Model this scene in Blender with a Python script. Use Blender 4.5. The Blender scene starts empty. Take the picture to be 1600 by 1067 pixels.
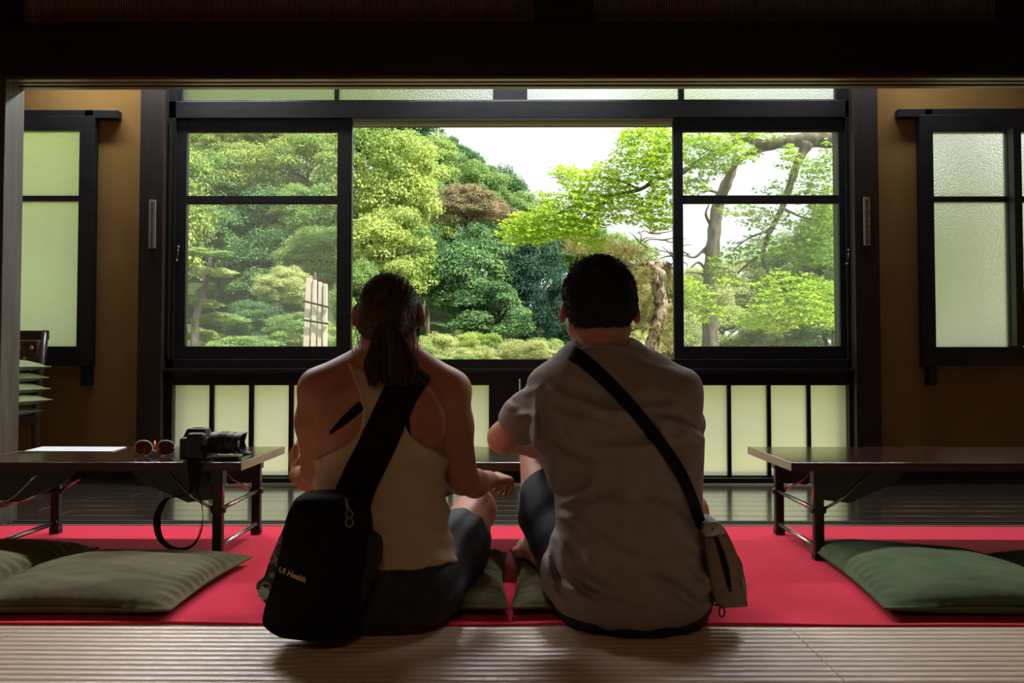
import bpy, bmesh, math, random
import numpy as np
from mathutils import Vector, Matrix, Euler

S = bpy.context.scene
COL = S.collection
PI = math.pi

# ---------------------------------------------------------------- camera, world, sun, exposure
FPX = 1155.0
CAM = Vector((0.0, 0.0, 0.65))
cd = bpy.data.cameras.new('camera'); cam = bpy.data.objects.new('camera', cd); COL.objects.link(cam)
cd.sensor_width = 36.0; cd.lens = FPX / 1600 * 36.0; cd.clip_start = 0.05; cd.clip_end = 400
cam.location = CAM
cam.rotation_euler = Euler((PI / 2 + math.radians(1.56), 0, math.radians(0.25)), 'XYZ')
S.camera = cam
RCAM = cam.rotation_euler.to_matrix()

w = bpy.data.worlds.new('sky'); S.world = w; w.use_nodes = True
wn = w.node_tree; wn.nodes.clear()
wo = wn.nodes.new('ShaderNodeOutputWorld'); bg = wn.nodes.new('ShaderNodeBackground')
bg.inputs['Color'].default_value = (0.93, 0.97, 1.0, 1); bg.inputs['Strength'].default_value = 1.4
wn.links.new(bg.outputs[0], wo.inputs[0])

sl = bpy.data.lights.new('sun', 'SUN'); sl.energy = 12.5; sl.angle = math.radians(2.0); sl.color = (1.0, 0.93, 0.78)
sun = bpy.data.objects.new('sun', sl); COL.objects.link(sun)
sun.rotation_euler = Vector((0.50, -0.25, 0.82)).to_track_quat('Z', 'Y').to_euler()

# unseen warm fill light added behind the viewer to lift the backs
rl = bpy.data.lights.new('rear_fill', 'AREA'); rl.shape = 'DISK'; rl.size = 0.6; rl.energy = 6.5; rl.color = (1.0, 0.62, 0.36)
rlo = bpy.data.objects.new('rear_fill', rl); COL.objects.link(rlo); rlo.location = (-0.4, -0.6, 2.25)

VFILL = 46.0
# three unseen fill lights added under the veranda ceiling, tilted into the room
for lx0 in (-1.9, 0.0, 1.9):
    vl = bpy.data.lights.new('veranda_fill', 'AREA'); vl.shape = 'RECTANGLE'; vl.size = 1.2; vl.size_y = 0.12; vl.energy = VFILL * (0.45 if lx0 > 1 else 1.0); vl.color = (0.97, 0.98, 1.0)
    vlo = bpy.data.objects.new('veranda_fill', vl); COL.objects.link(vlo); vlo.location = (lx0, 3.80, 2.46)
    vlo.rotation_euler = (-math.radians(42), 0, 0)

S.view_settings.view_transform = 'Standard'; S.view_settings.look = 'None'
S.view_settings.exposure = 0.12; S.view_settings.gamma = 1.0
S.view_settings.use_curve_mapping = False
S.cycles.max_bounces = 10; S.cycles.diffuse_bounces = 6; S.cycles.glossy_bounces = 4
S.cycles.transmission_bounces = 6; S.cycles.transparent_max_bounces = 12
S.cycles.sample_clamp_indirect = 6.0
S.cycles.use_denoising = True

# ---------------------------------------------------------------- helpers
def P(px, py, Y):
    d = RCAM @ Vector(((px - 800) / FPX, (533.5 - py) / FPX, -1.0))
    return CAM + d * (Y / d.y)
def PF(px, py, z=0.0):
    d = RCAM @ Vector(((px - 800) / FPX, (533.5 - py) / FPX, -1.0))
    return CAM + d * ((z - CAM.z) / d.z)
def R(px, Y): return px / FPX * Y            # size of px pixels at distance Y

def tag(o, label=None, cat=None, group=None, kind=None):
    if label: o['label'] = label
    if cat: o['category'] = cat
    if group: o['group'] = group
    if kind: o['kind'] = kind
    return o
def empty(name, loc=(0, 0, 0), rz=0.0, label=None, cat=None, group=None, kind=None, parent=None):
    o = bpy.data.objects.new(name, None); COL.objects.link(o)
    o.empty_display_size = 0.05
    o.location = loc; o.rotation_euler = (0, 0, rz)
    if parent: o.parent = parent
    return tag(o, label, cat, group, kind)
def link(name, me, mat, parent=None, smooth=False, world=True):
    o = bpy.data.objects.new(name, me); COL.objects.link(o)
    if mat is not None:
        for m in (mat if isinstance(mat, (list, tuple)) else [mat]): me.materials.append(m)
    if smooth: me.polygons.foreach_set('use_smooth', [True] * len(me.polygons))
    if parent:
        o.parent = parent
        if world:
            mw = Matrix.Identity(4); q = parent
            while q:
                mw = q.matrix_parent_inverse @ Matrix.LocRotScale(q.location, q.rotation_euler, q.scale) @ mw; q = q.parent
            o.matrix_parent_inverse = mw.inverted()
    return o
def mesh_np(verts, quads=None, tris=None):
    me = bpy.data.meshes.new('m')
    v = np.asarray(verts, np.float32).reshape(-1, 3)
    me.vertices.add(len(v)); me.vertices.foreach_set('co', v.ravel())
    parts = []; starts = []; n = 0
    loops = []
    if quads is not None and len(quads):
        q = np.asarray(quads, np.int32); loops.append(q.ravel()); starts.append(np.arange(len(q)) * 4); n = q.size
    if tris is not None and len(tris):
        t = np.asarray(tris, np.int32); loops.append(t.ravel()); starts.append(n + np.arange(len(t)) * 3)
    L = np.concatenate(loops).astype(np.int32); st = np.concatenate(starts).astype(np.int32)
    me.loops.add(len(L)); me.loops.foreach_set('vertex_index', L)
    me.polygons.add(len(st)); me.polygons.foreach_set('loop_start', st)
    me.update(calc_edges=True); me.validate()
    return me

class MB:
    """collects shapes into one mesh"""
    def __init__(s): s.v = []; s.f = []
    def add(s, v, f):
        n = len(s.v); s.v += [tuple(p) for p in v]; s.f += [tuple(i + n for i in q) for q in f]; return s
    def box(s, x0, x1, y0, y1, z0, z1, M=None):
        v = [Vector((x, y, z)) for x in (x0, x1) for y in (y0, y1) for z in (z0, z1)]
        if M is not None: v = [M @ p for p in v]
        return s.add(v, [(0, 1, 3, 2), (4, 6, 7, 5), (0, 4, 5, 1), (2, 3, 7, 6), (0, 2, 6, 4), (1, 5, 7, 3)])
    def tube(s, pts, rad, n=8, cap=True, flat=None):
        pts = [Vector(p) for p in pts]; m = len(pts)
        if not isinstance(rad, (list, tuple)): rad = [rad] * m
        up = None; v = []; f = []
        for i, p in enumerate(pts):
            t = (pts[min(i + 1, m - 1)] - pts[max(i - 1, 0)]).normalized()
            if up is None:
                up = Vector((0, 0, 1)) if abs(t.z) < 0.9 else Vector((0, 1, 0))
            a = t.cross(up)
            if a.length < 1e-6: a = t.cross(Vector((1, 0, 0)))
            a.normalize(); b = a.cross(t).normalized(); up = b
            r = rad[i]
            for k in range(n):
                c, q = math.cos(2 * PI * k / n), math.sin(2 * PI * k / n)
                v.append(p + a * c * r + b * q * r * (flat or 1.0))
        for i in range(m - 1):
            for k in range(n):
                k2 = (k + 1) % n
                f.append((i * n + k, i * n + k2, (i + 1) * n + k2, (i + 1) * n + k))
        if cap:
            f.append(tuple(range(n))[::-1]); f.append(tuple((m - 1) * n + k for k in range(n)))
        return s.add(v, f)
    def ribbon(s, pts, side, w, th):
        """flat strap: pts centre line, side = list of half-width direction unit vectors"""
        v = []; f = []; m = len(pts)
        for i, p in enumerate(pts):
            p = Vector(p); t = (Vector(pts[min(i + 1, m - 1)]) - Vector(pts[max(i - 1, 0)])).normalized()
            a = Vector(side[i]).normalized(); nn = t.cross(a).normalized() * th / 2
            hw = w[i] if isinstance(w, (list, tuple)) else w
            v += [p - a * hw - nn, p + a * hw - nn, p + a * hw + nn, p - a * hw + nn]
        for i in range(m - 1):
            for k in range(4):
                k2 = (k + 1) % 4
                f.append((i * 4 + k, i * 4 + k2, i * 4 + 4 + k2, i * 4 + 4 + k))
        f.append((3, 2, 1, 0)); f.append(tuple((m - 1) * 4 + k for k in range(4)))
        return s.add(v, f)
    def lathe(s, prof, n=20, M=None):
        v = []; f = []
        for r, z in prof:
            for k in range(n):
                p = Vector((r * math.cos(2 * PI * k / n), r * math.sin(2 * PI * k / n), z)); v.append(M @ p if M is not None else p)
        for i in range(len(prof) - 1):
            for k in range(n):
                k2 = (k + 1) % n; f.append((i * n + k, i * n + k2, (i + 1) * n + k2, (i + 1) * n + k))
        f.append(tuple(range(n))[::-1]); f.append(tuple((len(prof) - 1) * n + k for k in range(n)))
        return s.add(v, f)
    def mesh(s):
        me = bpy.data.meshes.new('m'); me.from_pydata([tuple(p) for p in s.v], [], s.f); me.update(); return me
    def build(s, name, mat, parent=None, smooth=False, bevel=0.0, seg=2, world=True):
        o = link(name, s.mesh(), mat, parent, smooth, world)
        if bevel:
            b = o.modifiers.new('b', 'BEVEL'); b.width = bevel; b.segments = seg; b.limit_method = 'ANGLE'; b.angle_limit = 0.6
        return o
def one(name, box, mat, parent=None, bevel=0.0, world=True):
    return MB().box(*box).build(name, mat, parent, bevel=bevel, world=world)

# ---------------------------------------------------------------- materials
def newmat(name):
    m = bpy.data.materials.new(name); m.use_nodes = True; nt = m.node_tree
    return m, nt, nt.nodes['Principled BSDF'], nt.nodes['Material Output']
def mat(name, c1, c2=None, rough=0.6, spec=0.5, scale=8.0, stretch=(1, 1, 1), bump=0.0, bscale=None, metal=0.0, detail=6, lo=0.35, hi=0.65, sss=0.0, coord='Object', sheen=0.0, coat=0.0):
    m, nt, b, out = newmat(name)
    c2 = c2 or c1
    tc = nt.nodes.new('ShaderNodeTexCoord'); mp = nt.nodes.new('ShaderNodeMapping'); mp.inputs['Scale'].default_value = stretch
    nt.links.new(tc.outputs[coord], mp.inputs[0])
    nz = nt.nodes.new('ShaderNodeTexNoise'); nz.inputs['Scale'].default_value = scale; nz.inputs['Detail'].default_value = detail
    nt.links.new(mp.outputs[0], nz.inputs['Vector'])
    r = nt.nodes.new('ShaderNodeValToRGB'); r.color_ramp.elements[0].position = lo; r.color_ramp.elements[1].position = hi
    r.color_ramp.elements[0].color = (*c1, 1); r.color_ramp.elements[1].color = (*c2, 1)
    nt.links.new(nz.outputs['Fac'], r.inputs[0]); nt.links.new(r.outputs[0], b.inputs['Base Color'])
    b.inputs['Roughness'].default_value = rough; b.inputs['Specular IOR Level'].default_value = spec; b.inputs['Metallic'].default_value = metal
    if sss: b.inputs['Subsurface Weight'].default_value = sss; b.inputs['Subsurface Radius'].default_value = (1.0, 0.3, 0.15); b.inputs['Subsurface Scale'].default_value = 0.012
    if coat: b.inputs['Coat Weight'].default_value = coat; b.inputs['Coat Roughness'].default_value = 0.12; b.inputs['Coat IOR'].default_value = 1.9
    if sheen: b.inputs['Sheen Weight'].default_value = sheen; b.inputs['Sheen Roughness'].default_value = 0.4
    if bump:
        n2 = nt.nodes.new('ShaderNodeTexNoise'); n2.inputs['Scale'].default_value = bscale or scale * 4; n2.inputs['Detail'].default_value = 4
        nt.links.new(mp.outputs[0], n2.inputs['Vector'])
        bp = nt.nodes.new('ShaderNodeBump'); bp.inputs['Strength'].default_value = bump; bp.inputs['Distance'].default_value = 0.01
        nt.links.new(n2.outputs['Fac'], bp.inputs['Height']); nt.links.new(bp.outputs[0], b.inputs['Normal'])
    return m

M = {}
M['frame'] = mat('dark_lacquer_wood', (0.006, 0.007, 0.009), (0.011, 0.012, 0.014), 0.42, 0.4, 6, (1, 1, 6), 0.05)
M['pillar'] = mat('dark_brown_post_wood', (0.011, 0.007, 0.005), (0.020, 0.012, 0.009), 0.5, 0.4, 5, (8, 8, 0.6), 0.08)
M['lintel'] = mat('lintel_wood', (0.016, 0.010, 0.008), (0.028, 0.018, 0.014), 0.55, 0.4, 5, (0.6, 8, 8), 0.08)
M['track'] = mat('pale_track_wood', (0.10, 0.07, 0.04), (0.17, 0.13, 0.08), 0.35, 0.6, 5, (0.6, 8, 8), 0.05)
M['post'] = mat('grey_brown_post', (0.06, 0.05, 0.038), (0.10, 0.085, 0.065), 0.5, 0.4, 5, (8, 8, 0.6), 0.08)
M['plaster'] = mat('ochre_sand_plaster', (0.20, 0.115, 0.036), (0.24, 0.145, 0.05), 0.95, 0.1, 3, bump=0.12, bscale=260)
M['ceiling'] = mat('ceiling_boards', (0.05, 0.035, 0.02), (0.08, 0.055, 0.035), 0.7, 0.3, 5, (0.6, 8, 8))
M['plank'] = mat('dark_polished_floor', (0.030, 0.021, 0.016), (0.055, 0.040, 0.03), 0.24, 1.0, 4, (0.7, 14, 8), 0.03, 30, coat=1.0)
M['slat'] = mat('bamboo_slat', (0.34, 0.23, 0.11), (0.46, 0.32, 0.17), 0.5, 0.4, 20)
M['tabletop'] = mat('table_laminate', (0.040, 0.014, 0.010), (0.070, 0.026, 0.018), 0.16, 0.9, 3, (1, 14, 8), 0.01, 40, coat=1.0)
M['tableedge'] = mat('table_edge_band', (0.040, 0.016, 0.012), (0.06, 0.025, 0.018), 0.4, 0.5, 3, (1, 14, 8))
M['tableend'] = mat('table_end_band', (0.27, 0.21, 0.12), (0.34, 0.27, 0.17), 0.4, 0.5, 6)
M['tableunder'] = mat('table_underside', (0.015, 0.008, 0.006), (0.03, 0.015, 0.01), 0.8, 0.2, 6)
M['legblack'] = mat('black_steel_tube', (0.012, 0.012, 0.014), None, 0.3, 0.5)
M['chrome'] = mat('plated_steel', (0.55, 0.55, 0.55), None, 0.25, 0.5, metal=1.0)
M['carpet'] = mat('red_felt', (0.70, 0.018, 0.055), (0.78, 0.028, 0.075), 0.95, 0.15, 220, bump=0.25, bscale=500, sheen=0.25)
M['black'] = mat('black_plastic', (0.010, 0.010, 0.011), (0.016, 0.016, 0.017), 0.45, 0.5, 60, bump=0.1, bscale=700)
M['blackfab'] = mat('black_nylon', (0.006, 0.006, 0.007), (0.010, 0.010, 0.011), 0.85, 0.15, 50, bump=0.2, bscale=500)
M['webbing'] = mat('black_webbing', (0.006, 0.006, 0.007), (0.012, 0.012, 0.012), 0.8, 0.2, 60, (1, 1, 6), 0.3, 300)
M['mesh'] = mat('black_mesh_pocket', (0.010, 0.010, 0.013), (0.03, 0.03, 0.036), 0.6, 0.4, 130, bump=0.4, bscale=180)
M['skin_w'] = mat('tan_skin', (0.42, 0.17, 0.095), (0.50, 0.22, 0.13), 0.5, 0.35, 7, sss=0.25, bump=0.04, bscale=260)
M['skin_m'] = mat('pink_skin', (0.48, 0.215, 0.15), (0.56, 0.27, 0.19), 0.5, 0.35, 7, sss=0.25, bump=0.04, bscale=260)
M['hair_w'] = mat('brown_hair', (0.030, 0.014, 0.007), (0.075, 0.036, 0.017), 0.5, 0.3, 30, (3, 3, 0.6), 0.2, 120)
M['hair_m'] = mat('dark_hair', (0.008, 0.006, 0.006), (0.022, 0.015, 0.012), 0.6, 0.35, 60, bump=0.5, bscale=260)
M['tank'] = mat('beige_ribbed_cotton', (0.55, 0.40, 0.25), (0.62, 0.46, 0.30), 0.9, 0.2, 12, bump=0.15, bscale=420)
M['tee'] = mat('grey_heather_cotton', (0.30, 0.26, 0.245), (0.34, 0.295, 0.275), 0.92, 0.15, 30, bump=0.06, bscale=420)
M['short_w'] = mat('charcoal_shorts', (0.022, 0.022, 0.024), (0.036, 0.036, 0.038), 0.7, 0.3, 30, bump=0.15, bscale=300)
M['short_m'] = mat('black_shorts', (0.010, 0.012, 0.018), (0.018, 0.02, 0.028), 0.7, 0.3, 30, bump=0.15, bscale=300)
M['zabuton_l'] = mat('olive_cushion_cotton', (0.105, 0.095, 0.045), (0.145, 0.13, 0.065), 0.9, 0.2, 6, bump=0.10, bscale=160)
M['zabuton_r'] = mat('moss_cushion_cotton', (0.065, 0.095, 0.045), (0.10, 0.135, 0.065), 0.9, 0.2, 6, bump=0.10, bscale=160)
M['zabuton_p'] = mat('pale_green_cushion', (0.16, 0.19, 0.09), (0.2, 0.24, 0.12), 0.9, 0.2, 6, bump=0.2, bscale=90)
M['paper'] = mat('white_paper', (0.72, 0.72, 0.74), (0.8, 0.8, 0.82), 0.5, 0.4, 4)
M['plaque'] = mat('plaque_card', (0.20, 0.17, 0.14), (0.25, 0.21, 0.18), 0.6, 0.3, 6)
M['ink'] = mat('ink', (0.03, 0.025, 0.02))
M['white'] = mat('white_plastic', (0.75, 0.72, 0.66), None, 0.3, 0.5)
M['orange'] = mat('orange_tips', (0.85, 0.11, 0.03), None, 0.3, 0.5)
M['lens'] = mat('rose_lens', (0.16, 0.035, 0.03), None, 0.08, 0.7)
M['glassblk'] = mat('lens_glass', (0.01, 0.01, 0.02), None, 0.03, 0.9)
M['canvas'] = mat('sand_canvas', (0.25, 0.19, 0.12), (0.30, 0.235, 0.16), 0.85, 0.25, 20, bump=0.25, bscale=360)
M['grey'] = mat('grey_webbing', (0.40, 0.40, 0.42), (0.5, 0.5, 0.52), 0.6, 0.4, 40, bump=0.3, bscale=200)
M['text'] = mat('cream_print', (0.62, 0.42, 0.20), None, 0.6, 0.3)
M['yellow'] = mat('yellow_print', (0.55, 0.42, 0.08), None, 0.6, 0.3)
M['eye'] = mat('eye_white', (0.8, 0.78, 0.74), None, 0.2, 0.6)
M['iris'] = mat('eye_iris', (0.08, 0.05, 0.03), None, 0.2, 0.6)
M['lip'] = mat('lips', (0.42, 0.12, 0.09), None, 0.45, 0.4)
M['chairwood'] = mat('chair_wood', (0.016, 0.011, 0.009), (0.028, 0.018, 0.013), 0.3, 0.5, 5, (6, 6, 0.8))
M['bark'] = mat('grey_bark', (0.055, 0.045, 0.036), (0.15, 0.13, 0.10), 0.9, 0.2, 9, (2, 2, 0.6), 0.7, 26)
M['pinebark'] = mat('scaly_pine_bark', (0.06, 0.038, 0.028), (0.32, 0.26, 0.21), 0.9, 0.2, 16, (1.5, 1.5, 0.8), 1.0, 24, lo=0.42, hi=0.55)
M['ground'] = mat('mossy_garden_soil', (0.02, 0.035, 0.012), (0.05, 0.065, 0.022), 0.95, 0.1, 1.3, bump=0.5, bscale=9)
M['bamboo'] = mat('pale_split_bamboo', (0.42, 0.36, 0.32), (0.55, 0.49, 0.44), 0.6, 0.3, 5, (6, 6, 0.6))
M['rope'] = mat('black_rope', (0.012, 0.012, 0.012), None, 0.8, 0.2)
M['brass'] = mat('aged_brass', (0.25, 0.2, 0.13), None, 0.45, 0.5, metal=1.0)

def tatami_mat_material():
    m, nt, b, out = newmat('tatami_rush')
    tc = nt.nodes.new('ShaderNodeTexCoord'); mp = nt.nodes.new('ShaderNodeMapping'); mp.inputs['Scale'].default_value = (1.2, 60, 1)
    nt.links.new(tc.outputs['Object'], mp.inputs[0])
    nz = nt.nodes.new('ShaderNodeTexNoise'); nz.inputs['Scale'].default_value = 5; nz.inputs['Detail'].default_value = 8
    nt.links.new(mp.outputs[0], nz.inputs['Vector'])
    r = nt.nodes.new('ShaderNodeValToRGB'); r.color_ramp.elements[0].color = (0.52, 0.37, 0.25, 1); r.color_ramp.elements[1].color = (0.72, 0.55, 0.41, 1)
    r.color_ramp.elements[0].position = 0.3; r.color_ramp.elements[1].position = 0.7
    nt.links.new(nz.outputs['Fac'], r.inputs[0]); nt.links.new(r.outputs[0], b.inputs['Base Color'])
    b.inputs['Roughness'].default_value = 0.30; b.inputs['Specular IOR Level'].default_value = 1.0
    mp2 = nt.nodes.new('ShaderNodeMapping'); mp2.inputs['Scale'].default_value = (40, 400, 1); nt.links.new(tc.outputs['Object'], mp2.inputs[0])
    n2 = nt.nodes.new('ShaderNodeTexNoise'); n2.inputs['Scale'].default_value = 4; nt.links.new(mp2.outputs[0], n2.inputs['Vector'])
    bp = nt.nodes.new('ShaderNodeBump'); bp.inputs['Strength'].default_value = 0.12; bp.inputs['Distance'].default_value = 0.004
    nt.links.new(n2.outputs['Fac'], bp.inputs['Height']); nt.links.new(bp.outputs[0], b.inputs['Normal'])
    return m
M['tatami'] = tatami_mat_material()

def glass_clear():
    m, nt, b, out = newmat('old_window_glass'); nt.nodes.remove(b)
    t = nt.nodes.new('ShaderNodeBsdfTransparent'); t.inputs[0].default_value = (0.95, 0.97, 0.95, 1)
    g = nt.nodes.new('ShaderNodeBsdfGlossy'); g.inputs['Roughness'].default_value = 0.03
    d = nt.nodes.new('ShaderNodeBsdfTranslucent'); d.inputs[0].default_value = (0.9, 0.95, 0.95, 1)
    fr = nt.nodes.new('ShaderNodeFresnel'); fr.inputs['IOR'].default_value = 1.35
    x1 = nt.nodes.new('ShaderNodeMixShader'); nt.links.new(fr.outputs[0], x1.inputs[0]); nt.links.new(t.outputs[0], x1.inputs[1]); nt.links.new(g.outputs[0], x1.inputs[2])
    x2 = nt.nodes.new('ShaderNodeMixShader'); x2.inputs[0].default_value = 0.10      # dust film on the pane
    nt.links.new(x1.outputs[0], x2.inputs[1]); nt.links.new(d.outputs[0], x2.inputs[2]); nt.links.new(x2.outputs[0], out.inputs[0])
    return m
def glass_frost(name, rough, tl, col, bump, scale):
    m, nt, b, out = newmat(name); nt.nodes.remove(b)
    rf = nt.nodes.new('ShaderNodeBsdfRefraction'); rf.inputs['IOR'].default_value = 1.3; rf.inputs['Roughness'].default_value = rough; rf.inputs[0].default_value = (*col, 1)
    tr = nt.nodes.new('ShaderNodeBsdfTranslucent'); tr.inputs[0].default_value = (*col, 1)
    gl = nt.nodes.new('ShaderNodeBsdfGlossy'); gl.inputs['Roughness'].default_value = 0.3
    tc = nt.nodes.new('ShaderNodeTexCoord'); vo = nt.nodes.new('ShaderNodeTexVoronoi'); vo.inputs['Scale'].default_value = scale
    nt.links.new(tc.outputs['Object'], vo.inputs['Vector'])
    bp = nt.nodes.new('ShaderNodeBump'); bp.inputs['Strength'].default_value = bump; bp.inputs['Distance'].default_value = 0.004
    nt.links.new(vo.outputs['Distance'], bp.inputs['Height'])
    for n_ in (rf, gl, tr): nt.links.new(bp.outputs[0], n_.inputs['Normal'])
    x = nt.nodes.new('ShaderNodeMixShader'); x.inputs[0].default_value = tl
    nt.links.new(rf.outputs[0], x.inputs[1]); nt.links.new(tr.outputs[0], x.inputs[2])
    y = nt.nodes.new('ShaderNodeMixShader'); y.inputs[0].default_value = 0.04
    nt.links.new(x.outputs[0], y.inputs[1]); nt.links.new(gl.outputs[0], y.inputs[2]); nt.links.new(y.outputs[0], out.inputs[0])
    return m
M['glass'] = glass_clear()
M['frost'] = glass_frost('patterned_frosted_glass', 0.45, 0.3, (0.95, 0.97, 0.93), 0.5, 120)
M['frost_low'] = glass_frost('plain_frosted_glass', 0.7, 0.6, (1.0, 0.98, 0.82), 0.05, 60)

LEAFK = 1.0
def leafmat(name, c1, c2, trans=0.45, big=0.5):
    m, nt, b, out = newmat(name); nt.nodes.remove(b)
    c1 = tuple(a * LEAFK for a in c1); c2 = tuple(a * LEAFK for a in c2)
    geo = nt.nodes.new('ShaderNodeNewGeometry')
    tc = nt.nodes.new('ShaderNodeTexCoord')
    nz = nt.nodes.new('ShaderNodeTexNoise'); nz.inputs['Scale'].default_value = big; nz.inputs['Detail'].default_value = 3
    nt.links.new(tc.outputs['Object'], nz.inputs['Vector'])
    mx = nt.nodes.new('ShaderNodeMath'); mx.operation = 'MULTIPLY_ADD'; mx.inputs[1].default_value = 0.45; mx.inputs[2].default_value = -0.05
    nt.links.new(geo.outputs['Random Per Island'], mx.inputs[0])
    ad = nt.nodes.new('ShaderNodeMath'); ad.operation = 'ADD'; nt.links.new(mx.outputs[0], ad.inputs[0]); nt.links.new(nz.outputs['Fac'], ad.inputs[1])
    r = nt.nodes.new('ShaderNodeValToRGB'); r.color_ramp.elements[0].position = 0.45; r.color_ramp.elements[1].position = 0.9
    r.color_ramp.elements[0].color = (*c1, 1); r.color_ramp.elements[1].color = (*c2, 1)
    nt.links.new(ad.outputs[0], r.inputs[0])
    d = nt.nodes.new('ShaderNodeBsdfDiffuse'); t = nt.nodes.new('ShaderNodeBsdfTranslucent')
    nt.links.new(r.outputs[0], d.inputs[0]); nt.links.new(r.outputs[0], t.inputs[0])
    x = nt.nodes.new('ShaderNodeMixShader'); x.inputs[0].default_value = trans
    nt.links.new(d.outputs[0], x.inputs[1]); nt.links.new(t.outputs[0], x.inputs[2]); nt.links.new(x.outputs[0], out.inputs[0])
    return m
M['leaf_bright'] = leafmat('yellow_green_leaves', (0.14, 0.26, 0.06), (0.56, 0.64, 0.20))
M['leaf_mid'] = leafmat('mid_green_leaves', (0.11, 0.23, 0.08), (0.42, 0.55, 0.18))
M['leaf_dark'] = leafmat('deep_green_leaves', (0.035, 0.10, 0.05), (0.22, 0.38, 0.15), 0.35)
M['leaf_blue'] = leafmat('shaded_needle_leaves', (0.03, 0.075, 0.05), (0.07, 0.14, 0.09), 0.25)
M['leaf_rust'] = leafmat('rusty_new_leaves', (0.16, 0.18, 0.09), (0.55, 0.42, 0.27))
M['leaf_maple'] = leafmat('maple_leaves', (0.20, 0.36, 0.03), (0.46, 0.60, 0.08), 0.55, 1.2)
M['leaf_mapledk'] = leafmat('shaded_maple_leaves', (0.14, 0.27, 0.04), (0.32, 0.46, 0.09), 0.55, 1.2)  # darker copy of the maple green, shade put into the colour
M['leaf_pale'] = leafmat('pale_azalea_leaves', (0.30, 0.38, 0.14), (0.60, 0.63, 0.30))
M['leaf_needle'] = leafmat('pine_needles', (0.20, 0.19, 0.07), (0.36, 0.32, 0.14))

# ================================================================ the setting
YW = 4.0
def WX(px, Y=YW): return P(px, 420, Y).x
def WZ(py, Y=YW): return P(800, py, Y).z
XL, XR, YB, ZC = -3.3, 3.3, -2.6, 2.55

wb = MB()
zt, zb = WZ(181), WZ(572)
wb.box(XL, WX(-75), YW, YW + .12, 0, ZC)
wb.box(WX(-75), WX(141), YW, YW + .12, 0, zb).box(WX(-75), WX(141), YW, YW + .12, zt, ZC)
wb.box(WX(141), WX(226), YW, YW + .12, 0, ZC)
wb.box(WX(226), WX(1368), YW, YW + .12, WZ(60), ZC)
wb.box(WX(1368), WX(1444), YW, YW + .12, 0, ZC)
wb.box(WX(1444), WX(1700), YW, YW + .12, 0, zb).box(WX(1444), WX(1700), YW, YW + .12, zt, ZC)
wb.box(WX(1700), XR, YW, YW + .12, 0, ZC)
tag(wb.build('wall_front', M['plaster']), kind='structure')
for nm, bx in (('wall_left', (XL - .1, XL, YB, YW + .12, -.02, ZC)), ('wall_right', (XR, XR + .1, YB, YW + .12, -.02, ZC)), ('wall_back', (XL, XR, YB - .1, YB, -.02, ZC))):
    tag(one(nm, bx, M['plaster']), kind='structure')
tag(one('ceiling', (XL, XR, YB, YW + .12, ZC, ZC + .1), M['ceiling']), kind='structure')
tag(one('roof', (XL - .6, XR + .6, YB - .3, YW + .75, ZC + .12, ZC + .22), M['ceiling']), kind='structure')
# baseboards of the wall pieces
for i, (a, b_) in enumerate(((XL, WX(224)), (WX(1370), XR))):
    tag(one(('baseboard_left', 'baseboard_right')[i], (a, b_, YW - .02, YW, 0.0, .10), M['pillar'], bevel=.003), kind='structure')

# floor: slab, polished planks beyond the threshold, tatami this side of it
floor = tag(one('floor', (XL, XR, YB, YW + .12, -.12, -.022), M['ceiling']), kind='structure')
YT0, YT1 = 2.935, 3.03
rng = random.Random(3)
cuts = 9; pw = (YW - YT1) / cuts
for i in range(cuts):
    xs = [XL, -2.2 + rng.uniform(-.4, .4), -.6 + rng.uniform(-.5, .5), 1.2 + rng.uniform(-.5, .5), XR]
    for a, b_ in zip(xs, xs[1:]):
        one('floor_plank', (a + .001, b_ - .001, YT1 + i * pw + .0015, YT1 + (i + 1) * pw - .0015, -.022, rng.uniform(-.0008, .0004)), M['plank'], floor, bevel=.0012)
pitch = .0262
def tatami_mesh(x0, x1, y0, y1):
    v = []; f = []; n = int((y1 - y0) / pitch * 8)
    for i in range(n + 1):
        y = y0 + (y1 - y0) * i / n
        z = -.0003 - .0042 * (1 - abs(math.sin(PI * (y - y0) / pitch)) ** .75)
        v += [(x0, y, z), (x1, y, z)]
    for i in range(n): f.append((2 * i, 2 * i + 1, 2 * i + 3, 2 * i + 2))
    k = len(v)
    v += [(x0, y0, -.022), (x1, y0, -.022), (x0, y1, -.022), (x1, y1, -.022)]
    f += [(0, k, k + 1, 1), (2 * n, 2 * n + 1, k + 3, k + 2)]
    f.append(tuple([k] + [2 * i for i in range(n + 1)] + [k + 2])); f.append(tuple([k + 3] + [2 * i + 1 for i in range(n, -1, -1)] + [k + 1]))
    return MB().add(v, f)
for (a, b_) in ((XL, -1.2076), (-1.206, .6704), (.672, 2.55), (2.5516, XR)):
    for (c, d) in ((YB, -.905), (-.9, 1.0), (1.004, YT0 - .004)):
        tatami_mesh(a, b_, c, d).build('tatami_mat', M['tatami'], floor)
# threshold with its two sliding grooves
th = tag(empty('trim_7', (0, YT0, 0)), kind='structure')
one('threshold_base', (XL, XR, YT0, YT1, -.022, -.008), M['pillar'], th)
for a, b_ in ((0, .022), (.038, .054), (.072, .095)):
    one('threshold_rail', (XL, XR, YT0 + a, YT0 + b_, -.008, .004), M['track'] if a == 0 else M['pillar'], th, bevel=.0015)

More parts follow.
